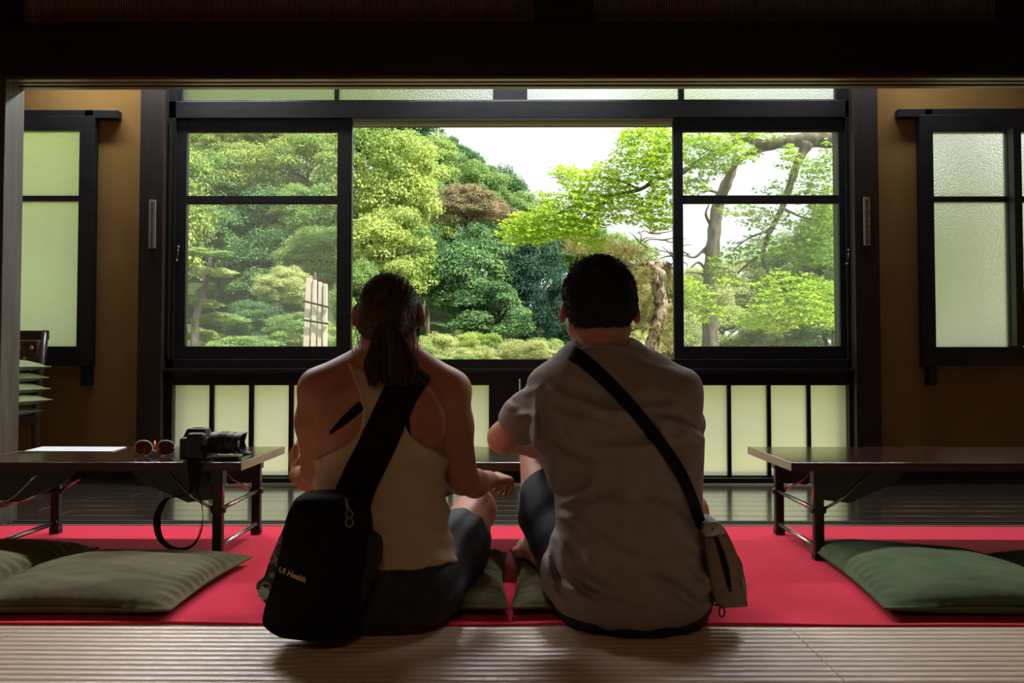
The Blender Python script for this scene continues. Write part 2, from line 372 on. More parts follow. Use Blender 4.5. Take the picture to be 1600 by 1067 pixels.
# the lintel between the rooms, its grooves, the bamboo transom above
YL0, YL1 = 2.92, 3.035
zl = P(800, 123, YL0).z; zl2 = P(800, 35, YL0).z
lt = tag(empty('trim_1', (0, YL0, zl)), kind='structure')
one('lintel_beam', (XL, XR, YL0, YL1, zl + .012, zl2), M['lintel'], lt, bevel=.004)
for a, b_ in ((0, .028), (.044, .064), (.085, .115)):
    one('lintel_rail', (XL, XR, YL0 + a, YL0 + b_, zl, zl + .0125), M['track'], lt, bevel=.002)
# transom post and frames
def LX(px): return P(px, 15, YL0).x
for n_, (a, b_) in enumerate(((XL, LX(8)), (LX(836), LX(927)), (LX(1567), XR))):
    tag(one('trim_%d' % (n_ + 2), (a, b_, YL0 + .01, YL1 - .01, zl2, ZC), M['lintel']), kind='structure')
tr = tag(empty('trim_6', (0, YL0, zl2)), kind='structure')
for (a, b_) in ((26, 836), (927, 1567)):
    mb = MB(); x = LX(a); n = 0
    while x < LX(b_):
        mb.tube([(x, YL0 + .05, zl2), (x, YL0 + .05, ZC)], .0031, 6, cap=False); x += .0100; n += 1
    tag(mb.build('bamboo_slats', M['slat'], tr, smooth=True), kind='stuff')
    one('cross_bar', (LX(a), LX(b_), YL0 + .054, YL0 + .062, WZ(22, YL0), WZ(18, YL0)), M['slat'], tr)
one('gap_shade_panel', (LX(20), LX(1570), YL0 + .092, YL0 + .1, zl2, ZC), M['lintel'], tr)  # added dark board that keeps veranda light out of the slat gaps
one('end_batten', (LX(8), LX(26), YL0 + .03, YL0 + .08, zl2, ZC), M['lintel'], tr)
# posts at the ends of the lintel
tag(one('trim_8', (P(-60, 400, 2.95).x, P(12, 400, 2.95).x, YL0 + .0, YL1, 0, zl + .012), M['post'], bevel=.003), kind='structure')
tag(one('trim_9', (2.16, 2.3, YL0, YL1, 0, zl + .012), M['post'], bevel=.003), kind='structure')

# ---- garden window wall
YF = 3.93
def fbox(px0, px1, py0, py1, y0, y1, Yref=YF):
    return (P(px0, 400, Yref).x, P(px1, 400, Yref).x, y0, y1, WZ(py1, Yref), WZ(py0, Yref))
pl = tag(one('trim_10', (P(219, 400, 3.90).x, P(257, 400, 3.90).x, 3.88, YW + .1, 0, ZC), M['pillar'], bevel=.004), kind='structure')
pr = tag(one('trim_11', (P(1333, 400, 3.90).x, P(1372, 400, 3.90).x, 3.88, YW + .1, 0, ZC), M['pillar'], bevel=.004), kind='structure')
jl = one('jamb', fbox(255, 272, 60, 752, 3.93, YW + .1), M['frame'], pl)
jr = one('jamb', fbox(1324, 1335, 60, 752, 3.93, YW + .1), M['frame'], pr)
one('jamb_bead', fbox(262, 265, 187, 560, 3.915, 3.935, 3.92), M['pillar'], pl)
one('jamb_bead', fbox(251, 255, 600, 752, 3.90, 3.935, 3.92), M['track'], pl)
# beams
b1 = tag(empty('trim_12', (0, YF, WZ(187))), kind='structure')
one('beam', fbox(255, 1335, 157, 184, YF, YW + .1), M['frame'], b1, bevel=.003)
one('beam_rail', fbox(549, 1053, 184, 187, YF, YF + .022), M['pillar'], b1)
one('beam_rail', fbox(549, 1053, 184, 187, YF + .038, YF + .055), M['track'], b1)
one('beam_rail', fbox(549, 1053, 184, 187, YF + .07, YF + .10), M['track'], b1)
b2 = tag(empty('trim_13', (0, YF, WZ(590))), kind='structure')
one('sill', fbox(255, 1335, 561, 576, 3.93, YW + .1), M['frame'], b2, bevel=.003)
one('sill_ledge', fbox(247, 1342, 576, 582, 3.895, YW + .1, 3.9), M['frame'], b2, bevel=.003)
one('sill_apron', fbox(255, 1335, 582, 592, 3.93, YW + .1), M['frame'], b2)
tag(one('trim_14', fbox(255, 1335, 746, 754, 3.91, YW + .1), M['frame'], bevel=.003), kind='structure')

def window(name, label, px0, px1, py0, py1, gx, gy, gmat, y0, y1, fm='frame', top_glint=True, gm=0.5):
    """sash: outer rectangle, pane columns gx and pane rows gy (pixels), depth y0..y1"""
    yr = y0
    e = tag(empty(name, (P((px0 + px1) / 2, 400, yr).x, y0, WZ(py1, yr))), label, kind='structure')
    def bx(a, b_, c, d, ya, yb): return (P(a, 400, yr).x, P(b_, 400, yr).x, ya, yb, WZ(d, yr), WZ(c, yr))
    one('stile', bx(px0, gx[0][0], py0, py1, y0, y1), M[fm], e, bevel=.002)
    one('stile', bx(gx[-1][1], px1, py0, py1, y0, y1), M[fm], e, bevel=.002)
    one('rail', bx(gx[0][0], gx[-1][1], py0, gy[0][0], y0, y1), M[fm], e, bevel=.002)
    one('rail', bx(gx[0][0], gx[-1][1], gy[-1][1], py1, y0, y1), M[fm], e, bevel=.002)
    for a, b_ in zip(gx, gx[1:]): one('muntin', bx(a[1], b_[0], gy[0][0], gy[-1][1], y0 + .003, y1 - .003), M[fm], e, bevel=.002)
    for a, b_ in zip(gy, gy[1:]): one('muntin', bx(gx[0][0], gx[-1][1], a[1], b_[0], y0 + .004, y1 - .004), M[fm], e, bevel=.002)
    yg = y0 + (y1 - y0) * gm
    for a in gx:
        for c in gy:
            g = bx(a[0] - 1, a[1] + 1, c[0] - 1, c[1] + 1, yg, yg)
            v = [(g[0], yg, g[4]), (g[1], yg, g[4]), (g[1], yg, g[5]), (g[0], yg, g[5])]
            MB().add(v, [(0, 1, 2, 3)]).build('pane', M[gmat], e)
            if top_glint:
                one('highlight_strip', bx(a[0], a[1], c[0], c[0] + 1.6, yg - .012, yg - .004), M['track'], e)  # pale strip stands in for the reflected highlight along each pane's top
    return e
window('window_1', 'side sash of clear glass next to the dark pillar with a plaque, woman\'s side', 268, 549, 187, 561, [(290, 526)], [(205, 305), (317, 541)], 'glass', 3.95, 3.985)
window('window_2', 'side sash of clear glass showing the forked maple and tree trunk', 1053, 1332, 187, 561, [(1068, 1312)], [(205, 305), (317, 541)], 'glass', 3.95, 3.985)
window('window_3', 'frosted transom strip over the garden window', 255, 1335, 60, 157, [(282, 520), (528, 770), (824, 1062), (1071, 1309)], [(75, 155.5)], 'frost', 3.955, 3.99, top_glint=False)
lx = [(274, 329)] + [(336 + 62 * k, 390.5 + 62 * k) for k in range(7)]
lx[-1] = (lx[-1][0], 764)
window('window_4', 'low frosted panes under the sill behind the woman', 262, 811, 592, 746, lx, [(602, 743)], 'frost_low', 3.95, 3.985, top_glint=False)
rx = [(1321 - 62 * k - 56, 1321 - 62 * k) for k in range(8)][::-1]
window('window_5', 'low frosted panes under the sill beside the long table', 813, 1335, 592, 746, rx, [(602, 743)], 'frost_low', 3.95, 3.985, top_glint=False)
# latches
for (px, py) in ((277, 397), (1325, 402)):
    e = tag(empty('window_latch', P(px, py, 3.945)), 'small brass hook latch on the %s sash stile' % ('clear sash by the plaqued dark pillar,' if px < 800 else 'maple-side clear'), 'latch')
    MB().tube([P(px + 1.5, py - 11, 3.935), P(px + 1, py - 4, 3.93), P(px, py + 4, 3.932), P(px - 1, py + 10, 3.938)], .0035, 6).build('hook', M['brass'], e, smooth=True)
    MB().tube([P(px + 1.5, py - 11, 3.952), P(px + 1.5, py - 11, 3.928)], .007, 8).build('knob', M['brass'], e, smooth=True)
    MB().tube([P(px - 1, py + 10, 3.952), P(px - 1, py + 10, 3.928)], .007, 8).build('knob', M['brass'], e, smooth=True)

# windows of the plaster walls with their dark surrounds
def side_window(name, label, px0, px1, gx, bar, drops, sy0=180, sy1=572, inner=None):
    e = window(name, label, px0, px1, sy0, sy1, gx, [(203, 304.5), (313.5, 541)] if px0 < 800 else [(207, 307), (316, 542)], 'frost', 3.945, 3.99, top_glint=False)
    yr = 3.93
    one('head_casing', (P(bar[0], 400, yr).x, P(bar[1], 400, yr).x, 3.955, 4.0, WZ(181, yr), WZ(168, yr)), M['frame'], e, bevel=.002)
    for d in drops:
        one('side_casing', (P(d[0], 400, yr).x, P(d[1], 400, yr).x, 3.955, 4.0, WZ(603, yr), WZ(168, yr)), M['frame'], e, bevel=.002)
    return e
side_window('window_6', 'green-lit frosted window behind the stacked chair and cushions', -75, 144, [(-60, 17 - 22), (17 - 14, 121)], (-90, 176), [(124, 138)])
e7 = side_window('window_7', 'frosted grey-lit window in the plaster wall past the long table', 1441, 1700, [(1461, 1577), (1597, 1690)], (1412, 1720), [(1453, 1465)])
one('inner_stile', (P(1577, 400, 3.95).x, P(1589, 400, 3.95).x, 3.90, 3.945, WZ(541, 3.93), WZ(203, 3.93)), M['frame'], e7)

# plaques on the two pillars
def plaque(px0, px1, py0, py1, label, seed):
    e = tag(empty('pillar_plaque', P((px0 + px1) / 2, py1, 3.878)), label, 'plaque', 'plaques on the pillars')
    x0, x1 = P(px0, 350, 3.878).x, P(px1, 350, 3.878).x; z0, z1 = WZ(py1, 3.878), WZ(py0, 3.878)
    one('card', (x0, x1, 3.872, 3.8805, z0, z1), M['plaque'], e, bevel=.001)
    mb = MB(); r = random.Random(seed); xm = (x0 + x1) / 2; n = 9
    for i in range(n):
        z = z1 - (z1 - z0) * (i + .75) / (n + .5); s_ = .0075
        for k in range(3):
            zz = z + (k - 1) * s_ * .8
            mb.box(xm - s_ * r.uniform(.4, 1), xm + s_ * r.uniform(.4, 1), 3.8712, 3.8722, zz - .0008, zz + .0008)
        mb.box(xm - .001, xm + .001, 3.8712, 3.8722, z - s_, z + s_)
    mb.build('lettering', M['ink'], e)
plaque(233, 243.5, 312, 388, 'narrow pale plaque with vertical writing on the pillar next to the ochre wall', 1)
plaque(1349.5, 1359, 309, 384, 'narrow brownish plaque on the pillar past the maple window', 2)

# ================================================================ furniture
def low_table(name, label, x0, x1, y0, y1, h, lx_, group='low folding tables'):
    e = empty(name, ((x0 + x1) / 2, (y0 + y1) / 2, .003), 0, label, 'table', group)
    T = .027
    one('tabletop', (x0 + .004, x1 - .004, y0 + .003, y1 - .003, h - T, h), M['tabletop'], e, bevel=.002)
    one('edge_band', (x0, x1, y0, y0 + .0035, h - T, h - .0005), M['tableedge'], e)
    one('edge_band', (x0, x1, y1 - .0035, y1, h - T, h - .0005), M['tableedge'], e)
    tag(one('end_band', (x0, x0 + .0045, y0 + .0035, y1 - .0035, h - T, h - .0005), M['tableend'], e), 'pale tan end band')
    tag(one('end_band', (x1 - .0045, x1, y0 + .0035, y1 - .0035, h - T, h - .0005), M['tableend'], e), 'pale tan end band')
    one('apron', (x0 + .12, x1 - .12, y0 + .05, y1 - .05, h - T - .035, h - T), M['tableunder'], e)
    for (lx0, s_) in lx_:
        ya, yb = y0 + .045, y1 - .045
        for yy in (ya, yb):
            lg = MB().box(lx0 - .016, lx0 + .016, yy - .013, yy + .013, .012, h - T - .045).build('leg', M['legblack'], e, bevel=.004)
            one('foot_cap', (lx0 - .018, lx0 + .018, yy - .015, yy + .015, .0035, .028), M['black'], lg, bevel=.003)
            MB().tube([(lx0 - s_ * .010, yy, h - T - .10), (lx0 - s_ * .010, yy, h - T)], .008, 10).build('hinge_pin', M['chrome'], e, smooth=True)
            one('hinge_plate', (lx0 - .02, lx0 + .02, yy - .018, yy + .018, h - T - .05, h - T), M['legblack'], e, bevel=.002)
            MB().tube([(lx0 + s_ * .012, yy, .165), (lx0 + s_ * .085, yy, .205), (lx0 + s_ * .155, yy, h - T - .02)], [.006, .0055, .0055], 8).build('brace', M['chrome'], e, smooth=True)
            v = [(lx0 + s_ * .01, yy - .002, h - T), (lx0 + s_ * .30, yy - .002, h - T), (lx0 + s_ * .25, yy - .002, h - T - .045), (lx0 + s_ * .10, yy - .002, h - T - .11), (lx0 + s_ * .02, yy - .002, h - T - .10)]
            v2 = [(a, b_ + .004, c) for a, b_, c in v]; n = 5
            MB().add(v + v2, [tuple(range(n)), tuple(range(2 * n - 1, n - 1, -1))] + [(i, n + i, n + (i + 1) % n, (i + 1) % n) for i in range(n)]).build('bracket', M['legblack'], e)
            MB().tube([(lx0 - .022, yy, .165), (lx0 + .022, yy, .165)], .012, 10).build('pivot', M['black'], e, smooth=True)
        MB().tube([(lx0 - s_ * .005, ya, .165), (lx0 - s_ * .005, yb, .165)], .0075, 10).build('crossbar', M['chrome'], e, smooth=True)
        MB().tube([(lx0 - s_ * .003, ya, .043), (lx0 - s_ * .003, yb, .043)], .0085, 10).build('crossbar', M['chrome'], e, smooth=True)
    return e
TY0, TY1, TH = 2.39, 2.84, .325
low_table('low_folding_table', 'low dark folding table carrying the camera, sunglasses and paper', -1.80, -.884, TY0, TY1, TH, [(-.974, -1), (-1.73, 1)])
low_table('low_folding_table', 'long low dark folding table with nothing on it beside the moss green cushion', .888, 2.68, TY0, TY1, TH, [(.99, 1), (2.58, -1)])
low_table('low_folding_table', 'low dark folding table in front of the seated couple, mostly hidden', -.455, .455, TY0, TY1, TH, [(-.37, 1), (.37, -1)])

# red felt runner
cb = MB(); n = 60; v = []; f = []
def cz(x, y): return .0035 + .0012 * math.sin(x * 4.1 + y * 3) * math.sin(y * 7 + 1)
ny = 24; CX0, CX1, CY0, CY1 = -2.9, 2.9, 1.845, 2.925
for j in range(ny + 1):
    for i in range(n + 1):
        x = CX0 + (CX1 - CX0) * i / n; y = CY0 + (CY1 - CY0) * j / ny
        if j == 0: y += .004 * math.sin(x * 5.3) + .003 * math.sin(x * 13)
        v.append((x, y, cz(x, y)))
k = len(v)
v += [(a, b_, -.0012) for a, b_, c in v]
for j in range(ny):
    for i in range(n):
        a = j * (n + 1) + i; f.append((a, a + 1, a + n + 2, a + n + 1)); f.append((k + a, k + a + n + 1, k + a + n + 2, k + a + 1))
for i in range(n):
    f.append((i, k + i, k + i + 1, i + 1)); a = ny * (n + 1) + i; f.append((a, a + 1, k + a + 1, k + a))
for j in range(ny):
    a = j * (n + 1); f.append((a, a + n + 1, k + a + n + 1, k + a)); a += n; f.append((a, k + a, k + a + n + 1, a + n + 1))
tag(cb.add(v, f).build('red_carpet', M['carpet'], smooth=False), 'long bright red felt carpet runner laid over the straw matting', 'carpet')

# floor cushions
def sn(x, y, z=0.0, s=0):
    return (math.sin(x * 1.7 + y * 2.3 + s) + math.sin(x * 3.1 - y * 1.9 + z * 2 + s * 2.1) + math.sin(x * 5.3 + y * 4.7 - z + s * .7) * .5) / 2.5
def cushion(corners, z0, th, seed, N=64, ear=.035, fold=.006, sag=0.0, dent=None):
    c = [Vector((a, b_, 0)) for a, b_ in corners]           # near-left, near-right, far-right, far-left
    ctr = sum(c, Vector()) / 4
    top = []; bot = []
    for j in range(N + 1):
        for i in range(N + 1):
            u, w_ = i / N, j / N
            p = c[0] * (1 - u) * (1 - w_) + c[1] * u * (1 - w_) + c[2] * u * w_ + c[3] * (1 - u) * w_
            a, b_ = abs(2 * u - 1), abs(2 * w_ - 1)
            pinch = 1 - ear * (1 - (a * b_) ** 1.5) * max(a, b_) ** 4 * 1.8
            p = ctr + (p - ctr) * pinch
            e = max(0.0, (1 - a ** 3.2)) ** .5 * max(0.0, (1 - b_ ** 3.2)) ** .5
            s_ = u * 26 if b_ > a else w_ * 26
            edge = max(a, b_)
            wr = fold * (math.sin(s_ * 3.3 + seed + 2.5 * sn(u * 6, w_ * 6, 0, seed)) * math.exp(-((1 - edge) / .18) ** 2) * (.22 if b_ > a else .75) + .55 * sn(u * 3 + seed, w_ * 9, 0, seed) * (1 - edge ** 4) + .45 * (1 - abs(sn(u * 2.2 + w_ * 1.5, w_ * 7 - u * 2, 1, seed + 3))) ** 4 * (1 - edge ** 4))
            h = th * e
            if dent:
                dx, dy, dr, dd = dent; h *= 1 - dd * math.exp(-(((u - dx) ** 2 + (w_ - dy) ** 2) / dr ** 2))
            q = min(1, e * 3)
            top.append((p.x, p.y, z0 + th * .30 + h * .70 + wr * q))
            bot.append((p.x, p.y, z0 + th * .30 - min(th * .30, h * .55)))
    v = top + bot; f = []; k = len(top)
    for j in range(N):
        for i in range(N):
            a = j * (N + 1) + i; f.append((a, a + 1, a + N + 2, a + N + 1)); f.append((k + a, k + a + N + 1, k + a + N + 2, k + a + 1))
    rim = [i for i in range(N + 1)] + [j * (N + 1) + N for j in range(1, N + 1)] + [N * (N + 1) + i for i in range(N - 1, -1, -1)] + [j * (N + 1) for j in range(N - 1, 0, -1)]
    mb = MB().add(v, f)
    m2 = MB(); m2.tube([v[i] for i in rim] + [v[rim[0]]], .0035, 6, cap=False)
    for a in range(len(rim)):
        i, j = rim[a], rim[(a + 1) % len(rim)]; mb.f.append((i, k + i, k + j, j))
    return mb, m2
def put_cushion(label, corners, z0, th, seed, m, group=None, **kw):
    x = sum(a for a, b_ in corners) / 4; y = sum(b_ for a, b_ in corners) / 4
    e = empty('floor_cushion', (x, y, z0), 0, label, 'cushion', group)
    a, b_ = cushion(corners, z0, th, seed, **kw)
    o = a.build('cover', M[m], e, smooth=True); b_.build('seam_piping', M[m], e, smooth=True)
    return e
Z = .0055
put_cushion('olive green floor cushion lying in front of the camera table, corner by the black bag', [(-1.43, 1.87), (-.865, 1.865), (-.84, 2.37), (-1.42, 2.35)], Z, .075, 1, 'zabuton_l', 'floor cushions', fold=.008)
put_cushion('olive brown floor cushion tucked behind the front one below the camera table', [(-1.96, 1.95), (-1.45, 1.95), (-1.385, 2.47), (-1.96, 2.50)], Z, .082, 5, 'zabuton_l', 'floor cushions', fold=.008)
put_cushion('moss green floor cushion with a gathered pointed corner by the table leg', [(.93, 1.875), (1.50, 1.86), (1.46, 2.32), (.985, 2.55)], Z, .085, 9, 'zabuton_r', 'floor cushions')
put_cushion('moss green floor cushion half hidden behind the pointed one at the picture edge', [(1.50, 1.92), (2.05, 1.94), (2.05, 2.42), (1.47, 2.40)], Z, .068, 12, 'zabuton_r', 'floor cushions')
put_cushion('olive floor cushion the woman sits on', [(-.60, 1.885), (-.018, 1.88), (-.028, 2.42), (-.60, 2.42)], Z, .075, 15, 'zabuton_l', 'floor cushions', dent=(.45, .3, .4, .75), fold=.007)
put_cushion('olive floor cushion the man sits on', [(-.008, 1.885), (.495, 1.885), (.50, 2.42), (-.005, 2.40)], Z, .075, 19, 'zabuton_l', 'floor cushions', dent=(.55, .2, .42, .75), fold=.007)

# stacked cushions on a dark chair in the corner
def chair(X0, Y0, wd, dp, hs, hb, label):
    e = empty('dining_chair', (X0, Y0, 0), 0, label, 'chair')
    xa, xb = X0 - wd / 2, X0 + wd / 2; ya, yb = Y0 - dp / 2, Y0 + dp / 2
    for x in (xa + .02, xb - .02):
        MB().tube([(x, ya + .02, 0), (x, ya + .02, hs - .02)], [.014, .019], 8).build('leg', M['chairwood'], e, smooth=True)
        MB().tube([(x, yb + .03, 0), (x, yb - .015, hs * .6), (x, yb - .02, hs), (x * 1.0, yb + .01, hs + (hb - hs) * .5), (x, yb + .05, hb)], [.015, .02, .021, .019, .016], 8).build('leg', M['chairwood'], e, smooth=True)
        one('side_stretcher', (x - .009, x + .009, ya + .02, yb, .14, .165), M['chairwood'], e)
    one('seat', (xa, xb, ya, yb, hs - .045, hs), M['chairwood'], e, bevel=.006)
    one('front_rail', (xa + .02, xb - .02, ya + .01, ya + .03, hs - .1, hs - .045), M['chairwood'], e)
    one('top_rail', (xa + .005, xb - .005, yb + .035, yb + .06, hb - .05, hb), M['chairwood'], e, bevel=.006)
    pn = one('back_panel', (xa + .035, xb - .035, yb + .01, yb + .035, hs + .10, hb - .05), mat('chair_upholstery', (.06, .035, .02), (.10, .06, .035), .9, .2, 30), e, bevel=.006)
    dm = mat('cream_dots', (.5, .33, .22)); dd = None
    for i in range(6):
        for j in range(4):
            x = xa + .07 + i * .065 + (j % 2) * .03; z = hb - .09 - j * .055
            if x < xb - .06:
                if dd is None: dd = MB().lathe([(.010, 0), (.008, .002)], 8, Matrix.Rotation(PI / 2, 4, 'X')).mesh(); dd.materials.append(dm)
                o = bpy.data.objects.new('printed_dot', dd); COL.objects.link(o); o.parent = pn; o.location = (x, yb + .0095, z)
    return e
cx_ = WX(67, 3.75) - .225 + .01
chair(cx_, 3.53, .46, .42, .385, WZ(516, 3.78), 'dark wooden chair with dotted back panel loaded with green cushions in the corner')
chx = P(80, 600, 3.70).x
r = random.Random(8)
for i in range(5):
    zz = .387 + i * .055; dx = (0.0, -.01, .0, .012, -.008)[4 - i]
    x1 = chx + dx - (i == 0) * .03
    put_cushion(['pale green cushion on top of the stack on the corner chair', 'green cushion second from the top of the chair stack', 'green cushion in the middle of the chair stack',
                 'green cushion second from the bottom of the chair stack', 'green cushion at the bottom of the chair stack'][4 - i],
                [(x1 - .52, 3.29), (x1, 3.28), (x1 - .005, 3.70), (x1 - .52, 3.70)], zz, .060, 30 + i, 'zabuton_p', 'cushions stacked on the corner chair', N=28, fold=.004, ear=.045)

# ---------------------------------------------------------------- things on the camera table
ZT = TH + .0008
def surf_px(px, py): return PF(px, py, ZT)
# paper
pp = [surf_px(38, 705), surf_px(176, 705.5), surf_px(198, 698.5), surf_px(66, 698)]
v = [(p.x, p.y, ZT) for p in pp] + [(p.x, p.y, ZT + .0012) for p in pp]
tag(MB().add(v, [(3, 2, 1, 0), (4, 5, 6, 7), (0, 1, 5, 4), (1, 2, 6, 5), (2, 3, 7, 6), (3, 0, 4, 7)]).build('paper_menu', M['paper']), 'white paper sheet lying flat on the table near the folding table\'s far end', 'paper')

# sunglasses: rims towards the viewer, folded temples behind
sg = empty('sunglasses', surf_px(242, 711), 0, 'white rimmed sunglasses with orange temple tips upside down on the table', 'sunglasses')
YS = surf_px(242, 712).y
def rim_pts(cx, flip):
    pts = []
    for k in range(25):
        a = 2 * PI * k / 24; rx_, ry_ = 14.0, 12.5
        x = cx + flip * rx_ * math.copysign(abs(math.cos(a)) ** .8, math.cos(a)); y = 701 - ry_ * math.sin(a) * (1.0 if math.sin(a) > 0 else .82)
        p = P(x, y, YS); pts.append(Vector((p.x, YS + .004 * abs(math.cos(a)), max(p.z, ZT + .003))))
    return pts
for cx, fl in ((223.5, 1), (258.5, -1)):
    pts = rim_pts(cx, fl)
    MB().tube(pts, .0024, 8, cap=False).build('rim', M['white'], sg, smooth=True)
    c = sum(pts, Vector()) / len(pts)
    MB().add([c + Vector((0, -.003, 0))] + pts[:-1], [(0, i + 1, (i + 1) % 24 + 1) for i in range(24)]).build('lens', M['lens'], sg, smooth=True)
MB().tube([P(236, 706, YS), P(241, 704, YS - .004), P(246, 706, YS)], .0028, 8).build('bridge', M['white'], sg, smooth=True)
for a, b_ in (((210, 700), (232, 699)), ((272, 700), (250, 699))):
    p0 = P(a[0], a[1], YS); p1 = P(b_[0], b_[1], YS + .05); p2 = P(b_[0] - (b_[0] - a[0]) * .25, b_[1] + 8, YS + .075)
    p2.z = max(p2.z, ZT + .004); p1.z = max(p1.z, ZT + .006)
    MB().tube([p0, p0.lerp(p1, .5) + Vector((0, .01, 0)), p1, p2], [.003, .003, .0035, .004], 8).build('temple', M['white'], sg, smooth=True)
for x in (226.5, 249.0, 241.0):
    a = P(x - 1.5, 710, YS - .004); b_ = P(x + 1.5, 692 if x != 241 else 689, YS + .012); a.z = max(a.z, ZT + .004)
    if x == 241.0: a = P(241, 698, YS + .03); b_ = P(242, 689, YS + .05)
    MB().tube([a, a.lerp(b_, .5), b_], [.004, .0045, .003], 8).build('temple_tip', M['orange'], sg, smooth=True)

# camera with long lens, lens hood, strap
YC = 2.475
def C(px, py, Y=YC): return P(px, py, Y)
cam_o = empty('camera', (C(310, 720).x, YC, ZT), 0, 'black reflex camera with a fat zoom lens, strap hanging over the table edge', 'camera')
zc0 = ZT + .001
xb0, xb1 = C(290, 700).x, C(331, 700).x
zb1 = C(300, 681).z
bd = MB(); M0 = Matrix.Identity(4)
bd.box(xb0, xb1, YC - .055, YC + .07, zc0, zb1).build('body', M['black'], cam_o, smooth=False, bevel=.012, seg=4)
gp = MB().box(C(305, 700).x, C(332, 700).x, YC - .075, YC - .04, zc0 + .002, C(300, 676, YC - .06).z); gp.build('grip', M['black'], cam_o, bevel=.012, seg=4)
v = []
x0, x1 = C(291, 680).x, C(327, 680).x; zt_ = C(300, 668.5).z
for (xx, dz) in ((x0, 0), (x1, 0)):
    v += [(xx, YC - .03, zb1 - .004), (xx, YC + .035, zb1 - .004)]
v += [(x0 + .010, YC - .018, zt_), (x0 + .010, YC + .022, zt_), (x1 - .004, YC - .018, zt_ - .001), (x1 - .004, YC + .022, zt_ - .001)]
MB().add(v, [(0, 1, 5, 4), (2, 6, 7, 3), (0, 4, 6, 2), (1, 3, 7, 5), (4, 5, 7, 6), (0, 2, 3, 1)]).build('prism_hump', M['black'], cam_o, bevel=.004)
one('hot_shoe', (C(303, 700).x, C(318, 700).x, YC - .01, YC + .012, zt_ - .001, zt_ + .002), M['chrome'], cam_o)
MB().lathe([(.0, 0), (.012, 0), (.012, .010), (.010, .012), (.0, .012)], 16, Matrix.Translation((C(322, 680).x, YC - .035, zb1 - .002))).build('mode_dial', M['chrome'], cam_o, smooth=True)
MB().lathe([(.0, 0), (.006, 0), (.006, .007), (.0, .008)], 12, Matrix.Translation((C(327, 680).x, YC - .055, zb1 - .004))).build('shutter_button', M['chrome'], cam_o, smooth=True)
zl_ = C(350, 691.5).z
LM = Matrix.Translation((C(330, 691).x, YC, zl_)) @ Matrix.Rotation(PI / 2, 4, 'Y')
def lxr(px): return (C(px, 691).x - C(330, 691).x)
rr = R(17.0, YC)
rr = min(rr, zl_ - ZT - .0005)
prof = [(rr * .8, 0), (rr * .98, .003), (rr * .98, lxr(343)), (rr * .93, lxr(344)), (rr, lxr(345.5)), (rr, lxr(358)), (rr * .94, lxr(359)), (rr * .99, lxr(360)), (rr * .99, lxr(368)), (rr * .9, lxr(369)), (rr * .9, lxr(371))]
ln = MB().lathe(prof, 32, LM).build('zoom_lens', M['black'], cam_o, smooth=False, bevel=.001, seg=1)
mb = MB()
for k in range(40):
    a = 2 * PI * k / 40
    T = LM @ Matrix.Rotation(a, 4, 'Z')
    mb.box(rr - .0005, rr + .0012, -.0016, .0016, lxr(346), lxr(357.5), T)
mb.build('zoom_ring', M['black'], ln)
one('focus_window', (C(352, 691).x, C(357, 691).x, YC - rr * .72 - .012, YC - rr * .7 - .006, zl_ - .008, zl_ + .01), M['glassblk'], ln)
v = []; f = []; n = 40                       # petal hood
for k in range(n):
    a = 2 * PI * k / n
    L = lxr(371) + (lxr(384) - lxr(371)) * (.42 + .58 * abs(math.cos(a)) ** 1.2) if True else 0
    if abs(math.cos(a)) > .93: L = lxr(389)
    for (r_, z_) in ((rr * .9, lxr(370)), (rr * (.92 + .06 * (L / .1)), L), (rr * (.87 + .06 * (L / .1)), L), (rr * .85, lxr(370))):
        v.append(LM @ Vector((r_ * math.cos(a), r_ * math.sin(a), z_)))
for k in range(n):
    k2 = (k + 1) % n
    for q in range(4): f.append((k * 4 + q, k * 4 + (q + 1) % 4, k2 * 4 + (q + 1) % 4, k2 * 4 + q))
hd = MB().add(v, f).build('lens_hood', M['black'], cam_o)
MB().lathe([(0, lxr(371.2)), (rr * .84, lxr(371.2)), (rr * .7, lxr(373)), (0, lxr(374.5))], 28, LM).build('front_glass', M['glassblk'], cam_o, smooth=True)
# strap: from both lugs over the near table edge, one loop hanging
def smooth_path(pts, n=8):
    out = []; p = [Vector(a) for a in pts]; p = [p[0] * 2 - p[1]] + p + [p[-1] * 2 - p[-2]]
    for i in range(1, len(p) - 2):
        for k in range(n):
            t = k / n
            out.append(.5 * ((2 * p[i]) + (-p[i - 1] + p[i + 1]) * t + (2 * p[i - 1] - 5 * p[i] + 4 * p[i + 1] - p[i + 2]) * t * t + (-p[i - 1] + 3 * p[i] - 3 * p[i + 1] + p[i + 2]) * t ** 3))
    out.append(p[-2]); return out
def strap_part(name, pts, sides, wd, m, parent, th=.0018, n=8):
    sp = smooth_path(pts, n); sd = []
    for i in range(len(sp)):
        t = i / (len(sp) - 1) * (len(sides) - 1); k = min(int(t), len(sides) - 2); u = t - k
        sd.append((Vector(sides[k]) * (1 - u) + Vector(sides[k + 1]) * u).normalized())
    ww = None
    if isinstance(wd, (list, tuple)):
        ww = []
        for i in range(len(sp)):
            t = i / (len(sp) - 1) * (len(wd) - 1); k = min(int(t), len(wd) - 2); u = t - k; ww.append(wd[k] * (1 - u) + wd[k + 1] * u)
    return MB().ribbon(sp, sd, ww or wd, th).build(name, m, parent)
ye = TY0 - .004
q_ = lambda px, py, Y=TY0 - .006: P(px, py, Y)
